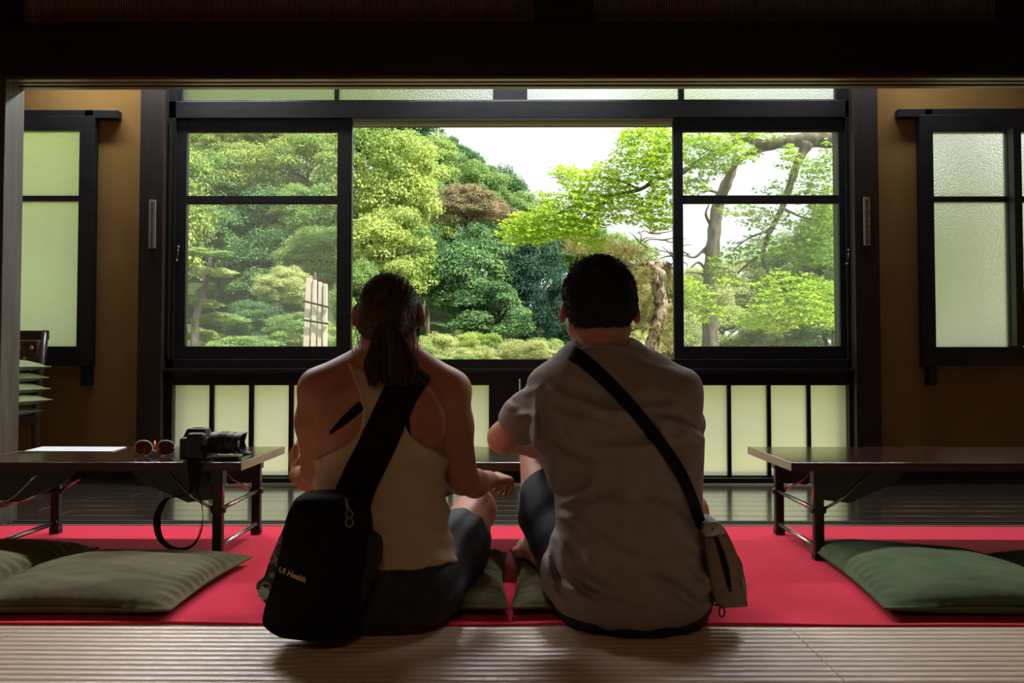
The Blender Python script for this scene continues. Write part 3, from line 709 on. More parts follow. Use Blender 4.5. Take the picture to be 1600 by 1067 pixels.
strap_part('strap', [C(299, 690, YC - .05), C(297, 712, YC - .07), P(298, 723, ye), P(300, 745, ye), P(298, 768, ye - .004), P(284, 775, ye - .006), P(262, 778, ye), P(250, 795, ye + .004), P(245, 815, ye), P(250, 840, ye - .005), P(266, 855, ye - .012), P(286, 858, ye - .015), P(303, 850, ye - .012), P(314, 830, ye - .004), P(317, 808, ye), P(315, 788, ye + .004), P(310, 772, ye)],
           [(1, 0, 0), (1, 0, 0), (1, .2, 0), (1, .3, 0), (1, .5, .2), (.3, .8, .3), (.6, .7, 0), (.8, .6, 0), (.75, .7, 0), (.4, .9, .1), (.1, 1, .2), (-.1, 1, .2), (-.4, .9, .2), (-.5, .85, 0), (-.45, .9, 0), (-.3, .95, 0), (.2, .9, 0)], [.010, .012, .012, .01, .006, .005, .009, .011, .011, .011, .011, .011, .011, .010, .009, .006, .004], M['webbing'], cam_o)
strap_part('strap_tail', [C(318, 695, YC - .08), P(315, 716, TY0 + .02), P(312, 724, ye), P(309, 745, ye), P(308, 770, ye)], [(1, 0, 0), (1, .2, 0), (1, .3, 0), (1, .3, 0), (.8, .6, 0)], [.012, .014, .014, .010, .005], M['webbing'], cam_o)
mb = MB()                                    # small yellow print along the strap's rising side
for i in range(6):
    t = i / 6; p = P(311.5 + 4.5 * t, 838 - 26 * t, ye - .018); mb.box(p.x - .0045, p.x + .0045, p.y - .0004, p.y + .0004, p.z - .0022, p.z + .0022)
mb.build('strap_lettering', M['yellow'], cam_o)
strap_part('strap_end', [C(290, 706, YC - .05), C(284, 712, YC - .06), P(281, 722, TY0 + .012), P(278, 728, ye)], [(0, 1, .3), (0, 1, .3), (0, 1, .3), (0, 1, .3)], .004, M['webbing'], cam_o)

# phone/booklet and lens cap near the lens
e = empty('folded_phone_case', surf_px(352, 716), 0, 'slim black phone case with a pale rim lying under the camera lens', 'phone case')
p0 = surf_px(332, 719); a = math.radians(8)
Mx = Matrix.Translation((p0.x, p0.y, ZT)) @ Matrix.Rotation(a, 4, 'Z')
MB().box(0, .083, 0, .05, 0, .009, Mx).build('case', M['black'], e, bevel=.002)
MB().box(-.001, .084, -.001, .051, .009, .0115, Mx).build('rim', M['white'], e, bevel=.001)
p0 = surf_px(379, 709)
tag(MB().lathe([(0, 0), (.030, 0), (.031, .003), (.028, .007), (.0, .0072)], 28, Matrix.Translation((p0.x, p0.y, ZT))).build('lens_cap', M['black'], smooth=False), 'round black lens cap on the table below the lens hood', 'lens cap')

# ================================================================ people: one continuous surface each, grown from a distance field
class Field:
    def __init__(s, lo, hi, h=.005):
        s.lo = np.array(lo, np.float32); s.h = h
        s.n = np.ceil((np.array(hi) - s.lo) / h).astype(int) + 1
        s.ax = [s.lo[i] + h * np.arange(s.n[i], dtype=np.float32) for i in range(3)]
        s.F = np.full(s.n, .06, np.float32)
    def sl(s, lo, hi):
        out = []
        for i in range(3):
            a = max(0, int((lo[i] - s.lo[i]) / s.h)); b = min(s.n[i], int((hi[i] - s.lo[i]) / s.h) + 2)
            out.append(slice(a, max(a, b)))
        return tuple(out)
    def grid(s, q):
        return s.ax[0][q[0]][:, None, None], s.ax[1][q[1]][None, :, None], s.ax[2][q[2]][None, None, :]
    def put(s, d, q, k, sub=False):
        A = s.F[q]
        if sub:
            d = -d
            if k > 0:
                hh = np.clip(.5 - .5 * (A - d) / k, 0, 1); hh = np.clip(.5 + .5 * (d - A) / k, 0, 1)
                s.F[q] = A * (1 - hh) + d * hh + k * hh * (1 - hh)
            else: s.F[q] = np.maximum(A, d)
            return
        if k > 0:
            hh = np.clip(.5 + .5 * (A - d) / k, 0, 1); s.F[q] = A * (1 - hh) + d * hh - k * hh * (1 - hh)
        else: s.F[q] = np.minimum(A, d)
    def cone(s, a, b, ra, rb, k=.02, sub=False):
        a = np.array(a, np.float32); b = np.array(b, np.float32); m = max(ra, rb) + .05
        q = s.sl(np.minimum(a, b) - m, np.maximum(a, b) + m); X, Y, Z = s.grid(q)
        ab = b - a; L = float(ab @ ab) + 1e-9
        t = np.clip(((X - a[0]) * ab[0] + (Y - a[1]) * ab[1] + (Z - a[2]) * ab[2]) / L, 0, 1)
        d = np.sqrt((X - a[0] - t * ab[0]) ** 2 + (Y - a[1] - t * ab[1]) ** 2 + (Z - a[2] - t * ab[2]) ** 2) - (ra + (rb - ra) * t)
        s.put(d, q, k, sub); return s
    def chain(s, pts, rad, k=.02):
        for i in range(len(pts) - 1): s.cone(pts[i], pts[i + 1], rad[i], rad[i + 1], k)
        return s
    def ell(s, c, r, rot=(0, 0, 0), k=.02, sub=False):
        c = np.array(c, np.float32); m = max(r) + .05
        q = s.sl(c - m, c + m); X, Y, Z = s.grid(q)
        Rm = np.array(Euler(rot, 'XYZ').to_matrix().transposed(), np.float32)
        x, y, z = X - c[0], Y - c[1], Z - c[2]
        u = (Rm[0, 0] * x + Rm[0, 1] * y + Rm[0, 2] * z); v = (Rm[1, 0] * x + Rm[1, 1] * y + Rm[1, 2] * z); w_ = (Rm[2, 0] * x + Rm[2, 1] * y + Rm[2, 2] * z)
        k0 = np.sqrt((u / r[0]) ** 2 + (v / r[1]) ** 2 + (w_ / r[2]) ** 2)
        k1 = np.sqrt((u / r[0] ** 2) ** 2 + (v / r[1] ** 2) ** 2 + (w_ / r[2] ** 2) ** 2) + 1e-6
        s.put(k0 * (k0 - 1) / k1, q, k, sub); return s
    def loft(s, rows, k=.02, pw=2.3, capk=None):
        """rows: (py, px_left, px_right, yc, depth half)"""
        rows = sorted(rows, key=lambda r_: -r_[0])
        zs = np.array([P(800, r_[0], r_[3]).z for r_ in rows]); cx = []; a = []
        for r_ in rows:
            xl, xr = P(r_[1], r_[0], r_[3]).x, P(r_[2], r_[0], r_[3]).x; cx.append((xl + xr) / 2); a.append((xr - xl) / 2)
        cy = np.array([r_[3] for r_ in rows]); b = np.array([r_[4] for r_ in rows]); cx = np.array(cx); a = np.array(a)
        q = s.sl((min(cx - a) - .07, min(cy - b) - .07, zs[0] - .04), (max(cx + a) + .07, max(cy + b) + .07, zs[-1] + .04)); X, Y, Z = s.grid(q)
        z = Z[0, 0]
        def ip(v):
            w_ = np.interp(z, zs, v); kk = np.ones(7) / 7
            p_ = np.pad(w_, 3, mode='edge'); return np.convolve(p_, kk, 'valid').astype(np.float32)[None, None, :]
        cxz, cyz, az, bz = ip(cx), ip(cy), ip(a), ip(b)
        k0 = (np.abs((X - cxz) / az) ** pw + np.abs((Y - cyz) / bz) ** pw) ** (1 / pw)
        d = (k0 - 1) * np.minimum(az, bz) * .9
        ez = np.maximum(zs[0] - Z, Z - zs[-1])
        d = np.where((d > 0) & (ez > 0), np.sqrt(np.maximum(d, 0) ** 2 + np.maximum(ez, 0) ** 2), np.maximum(d, ez))
        s.put(d.astype(np.float32), q, k); return s
    def at(s, p):
        i = [(p[j] - s.lo[j]) / s.h for j in range(3)]
        i = [int(min(max(v, 0), s.n[j] - 1)) for j, v in enumerate(i)]
        return s.F[i[0], i[1], i[2]]
    def back(s, px, py, y0=1.55, y1=2.2, off=0.0):
        """first surface point met along the line of sight through a pixel, then lifted by off"""
        y = y0; prev = .06
        while y < y1:
            p = P(px, py, y); v = float(s.at(p))
            if v <= off: return p
            y += max(.0015, min(.01, (v - off) * .5)); prev = v
        return None
def blur(F, n=1):
    for _ in range(n):
        for ax in range(3):
            A = np.pad(F, [(1, 1) if i == ax else (0, 0) for i in range(3)], mode='edge')
            n0 = F.shape[ax]
            F = .25 * np.take(A, range(0, n0), ax) + .5 * np.take(A, range(1, n0 + 1), ax) + .25 * np.take(A, range(2, n0 + 2), ax)
    return F.astype(np.float32)
def nets(F, lo, h):
    ins = F < 0
    idx = np.argwhere(ins)
    if len(idx) == 0: return None
    l0 = np.maximum(idx.min(0) - 2, 0); l1 = np.minimum(idx.max(0) + 3, F.shape)
    F = F[l0[0]:l1[0], l0[1]:l1[1], l0[2]:l1[2]]; lo = lo + l0 * h
    F = np.pad(F, 1, constant_values=.06); lo = lo - h; ins = F < 0
    nx, ny_, nz = F.shape
    c = np.zeros((nx - 1, ny_ - 1, nz - 1), np.uint8)
    for dx in (0, 1):
        for dy in (0, 1):
            for dz in (0, 1): c += ins[dx:nx - 1 + dx, dy:ny_ - 1 + dy, dz:nz - 1 + dz]
    act = np.argwhere((c > 0) & (c < 8)); vid = np.full(c.shape, -1, np.int32); vid[tuple(act.T)] = np.arange(len(act))
    acc = np.zeros((len(act), 3)); cnt = np.zeros(len(act))
    cs = [(dx, dy, dz) for dx in (0, 1) for dy in (0, 1) for dz in (0, 1)]
    for i, a in enumerate(cs):
        for b in cs[i + 1:]:
            if sum(abs(a[k] - b[k]) for k in range(3)) != 1: continue
            fa = F[act[:, 0] + a[0], act[:, 1] + a[1], act[:, 2] + a[2]]; fb = F[act[:, 0] + b[0], act[:, 1] + b[1], act[:, 2] + b[2]]
            m_ = (fa < 0) != (fb < 0); t = np.where(m_, fa / np.where(m_, fa - fb, 1), 0)
            for k in range(3): acc[:, k] += np.where(m_, a[k] + (b[k] - a[k]) * t, 0)
            cnt += m_
    v = (act + acc / cnt[:, None]) * h + lo
    quads = []
    for ax in range(3):
        o1, o2 = [(1, 2), (2, 0), (0, 1)][ax]
        s0 = [slice(None)] * 3; s1 = [slice(None)] * 3; s0[ax] = slice(0, -1); s1[ax] = slice(1, None)
        A = ins[tuple(s0)]; B = ins[tuple(s1)]; e = np.argwhere(A != B)
        e = e[(e[:, o1] > 0) & (e[:, o2] > 0) & (e[:, o1] < F.shape[o1] - 1) & (e[:, o2] < F.shape[o2] - 1)]
        def V(a, b):
            q = e.copy(); q[:, o1] -= a; q[:, o2] -= b; return vid[tuple(q.T)]
        Q = np.stack([V(0, 0), V(1, 0), V(1, 1), V(0, 1)], 1); fl = A[tuple(e.T)]
        Q[~fl] = Q[~fl][:, ::-1]; quads.append(Q)
    return v, np.concatenate(quads)
def field_obj(name, fld, F, m, parent):
    r_ = nets(F, fld.lo.astype(np.float64), fld.h)
    v, q = r_
    return link(name, mesh_np(v, q), m, parent, smooth=True)
def V3(p): return np.array([p[0], p[1], p[2]], np.float32)
def nrm(v): v = np.array(v, float); return v / np.linalg.norm(v)

def hand(f, wrist, fwd, back, thumb_side, curl=.6, sc=1.0, rw=.026):
    """palm, four unequal bent fingers and a thumb leaving the side of the palm"""
    wv = V3(wrist).astype(float); d = nrm(fwd); bk = nrm(np.array(back, float) - d * np.dot(back, d)); sd = np.cross(d, bk) * thumb_side
    L = .085 * sc
    for o in (-.026, -.009, .009, .026):
        f.cone(wv + sd * o * .6 * sc, wv + d * L + sd * o * sc, .014 * sc, .0115 * sc, .010)
    for i, (o, ln, r_) in enumerate(((.029, .072, .0088), (.010, .080, .009), (-.010, .074, .0086), (-.028, .058, .0078))):
        p = wv + d * L * .95 + sd * o * sc; ang = 0.0; r_ *= sc
        for j, fr in enumerate((.45, .32, .23)):
            ang += curl * (.7, 1.0, .7)[j] + .05 * i
            dd = d * math.cos(ang) - bk * math.sin(ang) + sd * o * 1.5; dd = nrm(dd); q = p + dd * ln * fr * sc
            f.cone(p, q, r_ * (1 - .06 * j), r_ * (1 - .06 * (j + 1)), .003); p = q
    p = wv + d * .02 * sc + sd * .028 * sc; q = p + (d * .6 + sd * .65 - bk * .35) * .045 * sc; f.cone(p, q, .0135 * sc, .0105 * sc, .008)
    r2 = q + nrm(d * .9 + sd * .1 - bk * (.2 + curl * .5)) * .032 * sc; f.cone(q, r2, .0105 * sc, .009 * sc, .004)
    r3 = r2 + nrm(d * .9 - sd * .2 - bk * (.3 + curl * .7)) * .024 * sc; f.cone(r2, r3, .009 * sc, .0078 * sc, .003)
def foot(f, ankle, fwd, sc=1.0):
    a = V3(ankle).astype(float); d = nrm([fwd[0], fwd[1], 0]); sd = np.array([-d[1], d[0], 0]); g = np.array([0, 0, 1.0]); z0 = a[2] - .055
    heel = a - d * .035 * sc; heel[2] = z0 + .032; ball = a + d * .12 * sc; ball[2] = z0 + .022
    f.cone(a, heel, .036 * sc, .031, .02); f.cone(a, ball, .036 * sc, .022, .02); f.cone(heel, ball, .028, .024, .02)
    for o, L, r_ in ((-.026, .052, .013), (-.010, .048, .010), (.004, .043, .0095), (.017, .036, .009), (.029, .028, .0085)):
        p = ball + sd * o * sc; p[2] = z0 + .018; q = p + d * L * sc; q[2] = z0 + r_; f.cone(p - d * .03, q, .017, r_, .006)
def head(f, c, sc, a, earz=-.030, jaw=1.0, ear=1.0):
    """c: skull centre, facing +Y; a: half-width of the skull"""
    x, y, z = c
    f.ell((x, y, z), (a, .094 * sc, .088 * sc), k=.02)
    f.ell((x, y - .012, z - .035 * sc), (a * .93, .078 * sc, .065 * sc), k=.03)
    f.ell((x, y + .035 * sc, z - .055 * sc), (a * .80, .062 * sc, .075 * sc), k=.025)
    f.ell((x, y + .052 * sc, z - .105 * sc), (a * .50 * jaw, .038 * sc, .030 * sc), k=.03)
    for s_ in (-1, 1):
        f.cone((x + s_ * a * .78, y + .005, z - .085 * sc), (x + s_ * a * .35, y + .065 * sc, z - .115 * sc), .016 * jaw, .015, .025)
        f.ell((x + s_ * .031 * sc, y + .097 * sc, z - .018 * sc), (.016, .012, .011), k=.008, sub=True)
        f.cone((x + s_ * .019 * sc, y + .090 * sc, z - .008 * sc), (x + s_ * .043 * sc, y + .085 * sc, z - .009 * sc), .0055, .0045, .004); f.cone((x + s_ * .021 * sc, y + .088 * sc, z - .029 * sc), (x + s_ * .041 * sc, y + .084 * sc, z - .028 * sc), .005, .004, .004)
        f.ell((x + s_ * .036 * sc, y + .078 * sc, z - .045 * sc), (.022, .018, .018), k=.02)
        f.cone((x + s_ * .015, y + .098 * sc, z + .002), (x + s_ * .042, y + .088 * sc, z + .002), .006, .005, .01)
        ex = x + s_ * (a + (.011 if jaw < 1 else .008))
        f.ell((ex, y - .004, z + earz), (.0085, .019, .032 * ear), (math.radians(-8), s_ * math.radians(-10), s_ * math.radians(24)), k=.006)
        f.ell((ex + s_ * .008, y + .002, z + earz + .002), (.005, .010, .017), (0, 0, s_ * .4), k=.003, sub=True)
    f.cone((x, y + .092 * sc, z - .012 * sc), (x, y + .112 * sc, z - .050 * sc), .007, .0125, .01)
    for s_ in (-1, 1): f.ell((x + s_ * .010, y + .104 * sc, z - .053 * sc), (.008, .009, .007), k=.006)
    f.ell((x, y + .093 * sc, z - .074 * sc), (.024, .012, .006), k=.006); f.ell((x, y + .090 * sc, z - .083 * sc), (.020, .012, .007), k=.006)
    f.cone((x - .022, y + .100 * sc, z - .0785 * sc), (x + .022, y + .100 * sc, z - .0785 * sc), .0022, .0022, .002, sub=True)
def face_parts(e, c, sc):
    x, y, z = c
    for s_ in (-1, 1):
        Mx = Matrix.Translation((x + s_ * .031 * sc, y + .0805 * sc, z - .018 * sc))
        prof = [(.0108 * math.cos(t), .0108 * math.sin(t)) for t in np.linspace(-PI / 2, PI / 2, 9)]; prof = [(max(r_, .0002), h_) for r_, h_ in prof]
        ey = MB().lathe(prof, 14, Mx).build('eye', M['eye'], e, smooth=True)
        MB().lathe([(.0002, 0), (.0055, 0), (.0054, .0012), (.0002, .0018)], 14, Mx @ Matrix.Translation((0, .0098, 0)) @ Matrix.Rotation(-PI / 2, 4, 'X')).build('iris', M['iris'], ey, smooth=True)
    MB().tube([(x - .022, y + .1005 * sc, z - .0785 * sc), (x, y + .106 * sc, z - .076 * sc), (x + .022, y + .1005 * sc, z - .0785 * sc)], [.002, .005, .002], 8, flat=.7).build('mouth', M['lip'], e, smooth=True)

# ---------------------------------------------------------------- the woman
def wp(px, py, y): return V3(P(px, py, y))
H = .005
fw = Field((-.80, 1.62, -.01), (.07, 2.72, .93), H)
HW = V3(P(607.5, 478, 1.885)); HW[2] = P(607, 424, 1.80).z - .088
head(fw, HW, 1.0, .0715, earz=P(607, 492, 1.885).z - HW[2], jaw=.92)
fw.cone((HW[0], 1.868, HW[2] - .06), wp(604, 590, 1.875), .050, .056, .03)
torso_w = [(548, 572, 638, 1.875, .055), (562, 548, 656, 1.875, .060), (576, 520, 684, 1.875, .068), (590, 502, 700, 1.875, .078), (612, 492, 708, 1.875, .088), (645, 490, 708, 1.880, .098), (700, 497, 702, 1.885, .102), (735, 500, 690, 1.885, .100), (780, 501, 693, 1.885, .100),
           (830, 494, 698, 1.885, .110), (870, 484, 706, 1.885, .122), (905, 478, 716, 1.885, .132), (940, 486, 716, 1.885, .134), (962, 505, 700, 1.885, .120), (974, 545, 670, 1.885, .09)]
fw.loft(torso_w, .02)
fw.cone(wp(565, 562, 1.872), wp(500, 603, 1.88), .034, .046, .03); fw.cone(wp(648, 562, 1.872), wp(705, 607, 1.88), .034, .046, .03)
# shoulder blades, spine furrow
fw.ell(wp(540, 655, 1.80), (.045, .022, .07), (0, .25, 0), .04); fw.ell(wp(662, 655, 1.80), (.045, .022, .07), (0, -.25, 0), .04)
fw.cone(wp(601, 640, 1.765), wp(598, 880, 1.755), .010, .012, .03, sub=True)
# arms
fw.chain([wp(501, 612, 1.885), wp(494, 660, 1.90), wp(496, 735, 1.95)], [.053, .047, .040], .03)
fw.chain([wp(496, 737, 1.95), wp(486, 746, 2.02), wp(465, 742, 2.12)], [.037, .035, .025], .02)
hand(fw, wp(464, 742, 2.12), (-.20, .40, .62), (-.8, -.5, .1), 1, curl=.55, sc=.92)
fw.chain([wp(700, 616, 1.885), wp(708, 665, 1.90), wp(722, 745, 1.955)], [.053, .047, .041], .03)
fw.chain([wp(724, 750, 1.955), wp(742, 755, 2.02), wp(763, 750, 2.13)], [.038, .036, .027], .02)
hand(fw, wp(763, 750, 2.13), (.50, .80, -.04), (.1, -.25, 1), -1, curl=.85, sc=.94)
# legs: knees drawn up, feet on the felt
kr, kl = wp(743, 797, 2.25), wp(503, 789, 2.25)
fw.chain([wp(660, 925, 1.93), wp(708, 858, 2.08), kr], [.092, .083, .060], .03)
fw.chain([wp(540, 925, 1.93), wp(515, 858, 2.08), kl], [.092, .083, .060], .03)
for kn, ax_ in ((kr, .008), (kl, -.008)):
    an = np.array([kn[0] - .05 * np.sign(ax_) * .6, 2.44, .075]); mid = (kn * .55 + an * .45) + np.array([0, -.03, -.01])
    fw.chain([kn, mid, an], [.055, .050, .034], .03); foot(fw, an, (.05 * np.sign(ax_), 1, 0))
FW = fw.F
woman = empty('person', (HW[0], 1.88, .005), 0, 'seated woman with brown ponytail and beige racerback tank top, black strap across her back', 'person', 'seated couple looking at the garden')
field_obj('body', fw, FW, M['skin_w'], woman); face_parts(woman, HW, 1.0)
X, Y, Z = fw.ax[0][:, None, None], fw.ax[1][None, :, None], fw.ax[2][None, None, :]
# pixel-ish row/column coordinates over the back
PYg = (565 - (Z - .65) / Y * FPX).astype(np.float32); PXg = (805 + X / Y * FPX).astype(np.float32)
hw_w = np.interp(PYg, [545, 565, 580, 610, 640, 668, 682, 692, 702, 714, 724, 735], [62, 60, 52, 40, 33, 36, 44, 58, 78, 100, 130, 200]).astype(np.float32)
cxw = 600.0
front = Y > 1.90
neck = np.where(front, np.where(np.abs(PXg - cxw) < 38, 628, 628 - 4.0 * (np.abs(PXg - cxw) - 38)), 588 - 22 * np.clip(np.abs(PXg - cxw) / 55, 0, 1) ** 2)
torso_only = Field(fw.lo, fw.lo + fw.h * (fw.n - 1), H); torso_only.loft(torso_w, .02)
torso_only.cone(wp(565, 562, 1.872), wp(500, 603, 1.88), .034, .046, .03); torso_only.cone(wp(648, 562, 1.872), wp(705, 607, 1.88), .034, .046, .03)
torso_only.ell(wp(540, 655, 1.80), (.045, .022, .07), (0, .25, 0), .04); torso_only.ell(wp(662, 655, 1.80), (.045, .022, .07), (0, -.25, 0), .04)
TO = torso_only.F[:fw.n[0], :fw.n[1], :fw.n[2]]
fold = (.0011 * np.sin(PYg * .22 + 2.2 * np.sin(PXg * .022 + 1) + .9 * np.sin(PXg * .07)) * np.clip((PYg - 700) / 60, 0, 1) + .0034 * np.sin(PYg * .16 + 2.0 * np.sin(PXg * .018) + 1.2 * np.sin(PXg * .05)) * np.exp(-((PYg - 800) / 75) ** 2)
        + .0016 * np.sin(PYg * .33 + PXg * .03) * np.exp(-((PYg - 770) / 30) ** 2) * np.clip((PXg - 590) / 80, 0, 1)).astype(np.float32)
hw_f = np.interp(PYg, [545, 580, 640, 680, 700, 720], [66, 68, 74, 88, 110, 200]).astype(np.float32)
hw_w = np.where(front, hw_f, hw_w)
wx_ = (np.abs(PXg - cxw) - hw_w) * (Y / FPX)
nz_ = (neck - PYg) * (Y / FPX)
hem = PYg - (889 - 12 * np.clip((PXg - 630) / 70, 0, 1) ** 2)
tank = np.maximum(np.maximum(TO - .0055 - fold, wx_), np.maximum(nz_, hem * (Y / FPX)))
field_obj('tank_top', fw, blur(tank, 1), M['tank'], woman)
# seams along the arm openings (double stitched edge)
band = np.maximum(np.maximum(TO - .0078, np.abs(wx_ + .006) - .0042), np.maximum(nz_, (PYg - 718) * (Y / FPX)))
field_obj('arm_binding', fw, band, M['tank'], woman)
# black bra band diagonals showing in the arm openings
for (x0, y0, x1, y1) in ((566, 632, 515, 678), (628, 636, 640, 683)):
    dx, dy = x1 - x0, y1 - y0; L = math.hypot(dx, dy)
    t = ((PXg - x0) * dx + (PYg - y0) * dy) / L; n_ = np.abs((PXg - x0) * dy - (PYg - y0) * dx) / L
    wd = np.interp(t, [0, L * .5, L], [8, 7, 2.5])
    dd = np.maximum(np.maximum(n_ - wd, -t), t - L) * (Y / FPX); dd = np.maximum(dd, Y - 1.86)
    field_obj('bra_strap', fw, np.maximum(np.minimum(TO, FW) - .0042, dd).astype(np.float32), M['blackfab'], woman)
# shorts
sf = Field(fw.lo, fw.lo + fw.h * (fw.n - 1), H)
sf.loft([(r_[0], r_[1] - (1 if r_[0] < 900 else 6), r_[2] + (1 if r_[0] < 900 else 6), r_[3], r_[4] + (.002 if r_[0] < 900 else .012)) for r_ in torso_w if r_[0] > 820], .02)
n0_ = tuple(slice(0, fw.n[i]) for i in range(3)); sf.F[n0_] = np.maximum(sf.F[n0_], (864 - PYg) * (Y / FPX))
def short_leg(base, hp, md, kn, rr_, fr):
    g = Field(base.lo, base.lo + base.h * (base.n - 1), H); d_ = (kn - md) / np.linalg.norm(kn - md); hpnt = md + (kn - md) * fr
    g.chain([hp, md, md + (kn - md) * min(1.0, fr + .25)], rr_, .03)
    q = g.sl(np.minimum(hp, kn) - .2, np.maximum(hp, kn) + .2); X_, Y_, Z_ = g.grid(q)
    g.F[q] = np.maximum(g.F[q], (X_ - hpnt[0]) * d_[0] + (Y_ - hpnt[1]) * d_[1] + (Z_ - hpnt[2]) * d_[2])
    n_ = tuple(slice(0, base.n[i]) for i in range(3)); base.put(g.F[n_], n_, .025)
short_leg(sf, wp(660, 925, 1.93), wp(708, 858, 2.08), kr, [.104, .096, .078], .42)
short_leg(sf, wp(540, 925, 1.93), wp(515, 858, 2.08), kl, [.104, .096, .078], .42)
SFm = sf.F[:fw.n[0], :fw.n[1], :fw.n[2]]
SFm = SFm + (.0022 * np.sin(PXg * .16 + PYg * .12 + 1.5 * np.sin(PYg * .04))).astype(np.float32)
SFm = np.maximum(SFm, .012 - Z)
field_obj('shorts', fw, blur(SFm.astype(np.float32), 1), M['short_w'], woman)

# hair: cap, combed strands to the knot, ponytail, loose wisps
knot = V3(P(606, 507, 1.785)); knot = Vector(knot)
hf = Field((HW[0] - .13, HW[1] - .16, HW[2] - .14), (HW[0] + .13, HW[1] + .14, HW[2] + .13), .004)
hf.ell(HW, (.0765, .1005, .0945), k=.01); hf.ell((HW[0], HW[1] - .014, HW[2] - .035), (.072, .085, .068), k=.03)
hf.ell((knot.x, knot.y + .012, knot.z + .006), (.034, .026, .028), k=.03)
x, y, z = hf.ax[0][:, None, None], hf.ax[1][None, :, None], hf.ax[2][None, None, :]
zl_ = np.interp(y - HW[1], [-.11, -.05, -.02, .015, .05, .085, .12], [-.088, -.080, -.012, -.005, .030, .055, .075])
hl = zl_ - (z - HW[2])
ang = np.arctan2(z - knot.z, x - knot.x)
groove = .0014 * np.sin(ang * 46) + .0010 * np.sin(ang * 91 + 1)
HFm = np.maximum(hf.F + groove, hl).astype(np.float32)
hair = field_obj('hair', hf, HFm, M['hair_w'], woman)
r = random.Random(5); mb = MB()
C0 = Vector(HW)
for i in range(340):
    a = r.uniform(0, 2 * PI); st = Vector((math.cos(a), 0, math.sin(a)))
    y_ = r.uniform(-.06, .07)
    sx = .0775; d0 = Vector((st.x * .0765, y_, st.z * .0945))
    if d0.z < -.02: d0.y = min(y_, -.03)
    kv = knot + Vector((0, -.004, .004)) - C0
    pts = []
    for j in range(9):
        t = j / 8; v_ = d0.lerp(kv, t)
        n_ = math.sqrt((v_.x / .0772) ** 2 + (v_.y / .1012) ** 2 + (v_.z / .0952) ** 2)
        q = v_ / n_ if t < .9 else (v_ / n_).lerp(kv, (t - .9) * 10)
        q *= 1.0 + .006 * math.sin(i * 7 + t * 3)
        pts.append(C0 + q)
    mb.tube(pts, [.0004] + [.0011] * 7 + [.0008], 3, cap=False)
mb.build('combed_strands', M['hair_w'], hair)
pt = MB(); tie = MB()
tie.lathe([(.014, -.006), (.019, -.004), (.020, 0), (.019, .004), (.014, .006)], 18, Matrix.Translation(knot + Vector((0, -.014, -.010))) @ Matrix.Rotation(math.radians(35), 4, 'X'))
tie.build('hair_tie', M['blackfab'], hair, smooth=True)
def pony_c(t):
    a = knot + Vector((0, -.012, -.004)); py = 507 + t * 96
    c = P(606 + 8 * t, py, 1.768 - .012 * math.sin(t * 2.4) + .012 * t)
    return a.lerp(c, min(1, t * 2.5))
for i in range(460):
    a = r.uniform(0, 2 * PI); rad = math.sqrt(r.random()); e_ = .80 + .22 * r.random() ** .7
    if r.random() < .1: rad *= 1.15
    pts = []; ph = r.uniform(0, 6)
    for j in range(9):
        t = j / 8 * e_; wdt = .014 + .052 * min(1, t * 1.55) ** .9 - .012 * max(0, t - .7)
        c = pony_c(t)
        pts.append(c + Vector((math.cos(a) * rad * wdt * .98 + .003 * math.sin(ph + t * 5), math.sin(a) * rad * (.013 + .010 * t) - .004, .002 * math.sin(ph * 2 + t * 7))))
    mb2 = pt.tube(pts, [.0016] * 3 + [.0018] * 4 + [.0012, .0003], 3, cap=False)
pt.build('ponytail', M['hair_w'], hair)
ws = MB()
for i in range(46):
    s_ = 1 if i % 3 else -1
    p0 = C0 + Vector((s_ * r.uniform(.06, .078), r.uniform(-.05, .0), r.uniform(-.06, .02)))
    p2 = p0 + Vector((s_ * r.uniform(-.018, .010), -.015 + r.uniform(-.02, .01), -r.uniform(.05, .13)))
    pm = (p0 + p2) / 2 + Vector((s_ * r.uniform(.002, .014), 0, 0))
    ws.tube(smooth_path([p0, pm, p2], 4), .00055, 3, cap=False)
for i in range(70):
    a = r.uniform(.05, PI - .05); p0 = C0 + Vector((math.cos(a) * .077, r.uniform(-.04, .05), math.sin(a) * .095))
    p2 = p0 + Vector((math.cos(a) * .006 + r.uniform(-.012, .012), r.uniform(-.02, .01), math.sin(a) * .004 + r.uniform(-.004, .006)))
    ws.tube([p0, (p0 + p2) / 2 + Vector((0, 0, .002)), p2], .0004, 3, cap=False)
ws.build('loose_wisps', M['hair_w'], hair)

# ---------------------------------------------------------------- the man
fm = Field((-.14, 1.58, -.01), (.62, 2.78, .965), H)
HM = V3(P(936.5, 470, 1.90)); HM[2] = P(936, 397, 1.82).z - .093
head(fm, HM, 1.06, .083, earz=P(936, 487, 1.9).z - HM[2], jaw=1.1, ear=1.05)
fm.cone((HM[0] + .002, 1.885, HM[2] - .07), V3(P(942, 575, 1.885)), .061, .070, .03)
tors_m = [(556, 886, 1002, 1.885, .07), (575, 850, 1060, 1.885, .085), (600, 836, 1082, 1.89, .10), (640, 838, 1080, 1.895, .115), (700, 842, 1078, 1.90, .12), (760, 868, 1080, 1.90, .12), (830, 872, 1082, 1.90, .13), (900, 866, 1092, 1.91, .15), (940, 880, 1080, 1.91, .15), (962, 910, 1050, 1.91, .12)]
fm.loft(tors_m, .02)
sl_, sr_ = wp(868, 612, 1.90), wp(1050, 618, 1.90); el, er = wp(786, 684, 2.09), wp(1066, 700, 2.12)
fm.chain([sl_, (sl_ + el) / 2 + np.array([0, 0, .006]), el], [.060, .052, .041], .03)
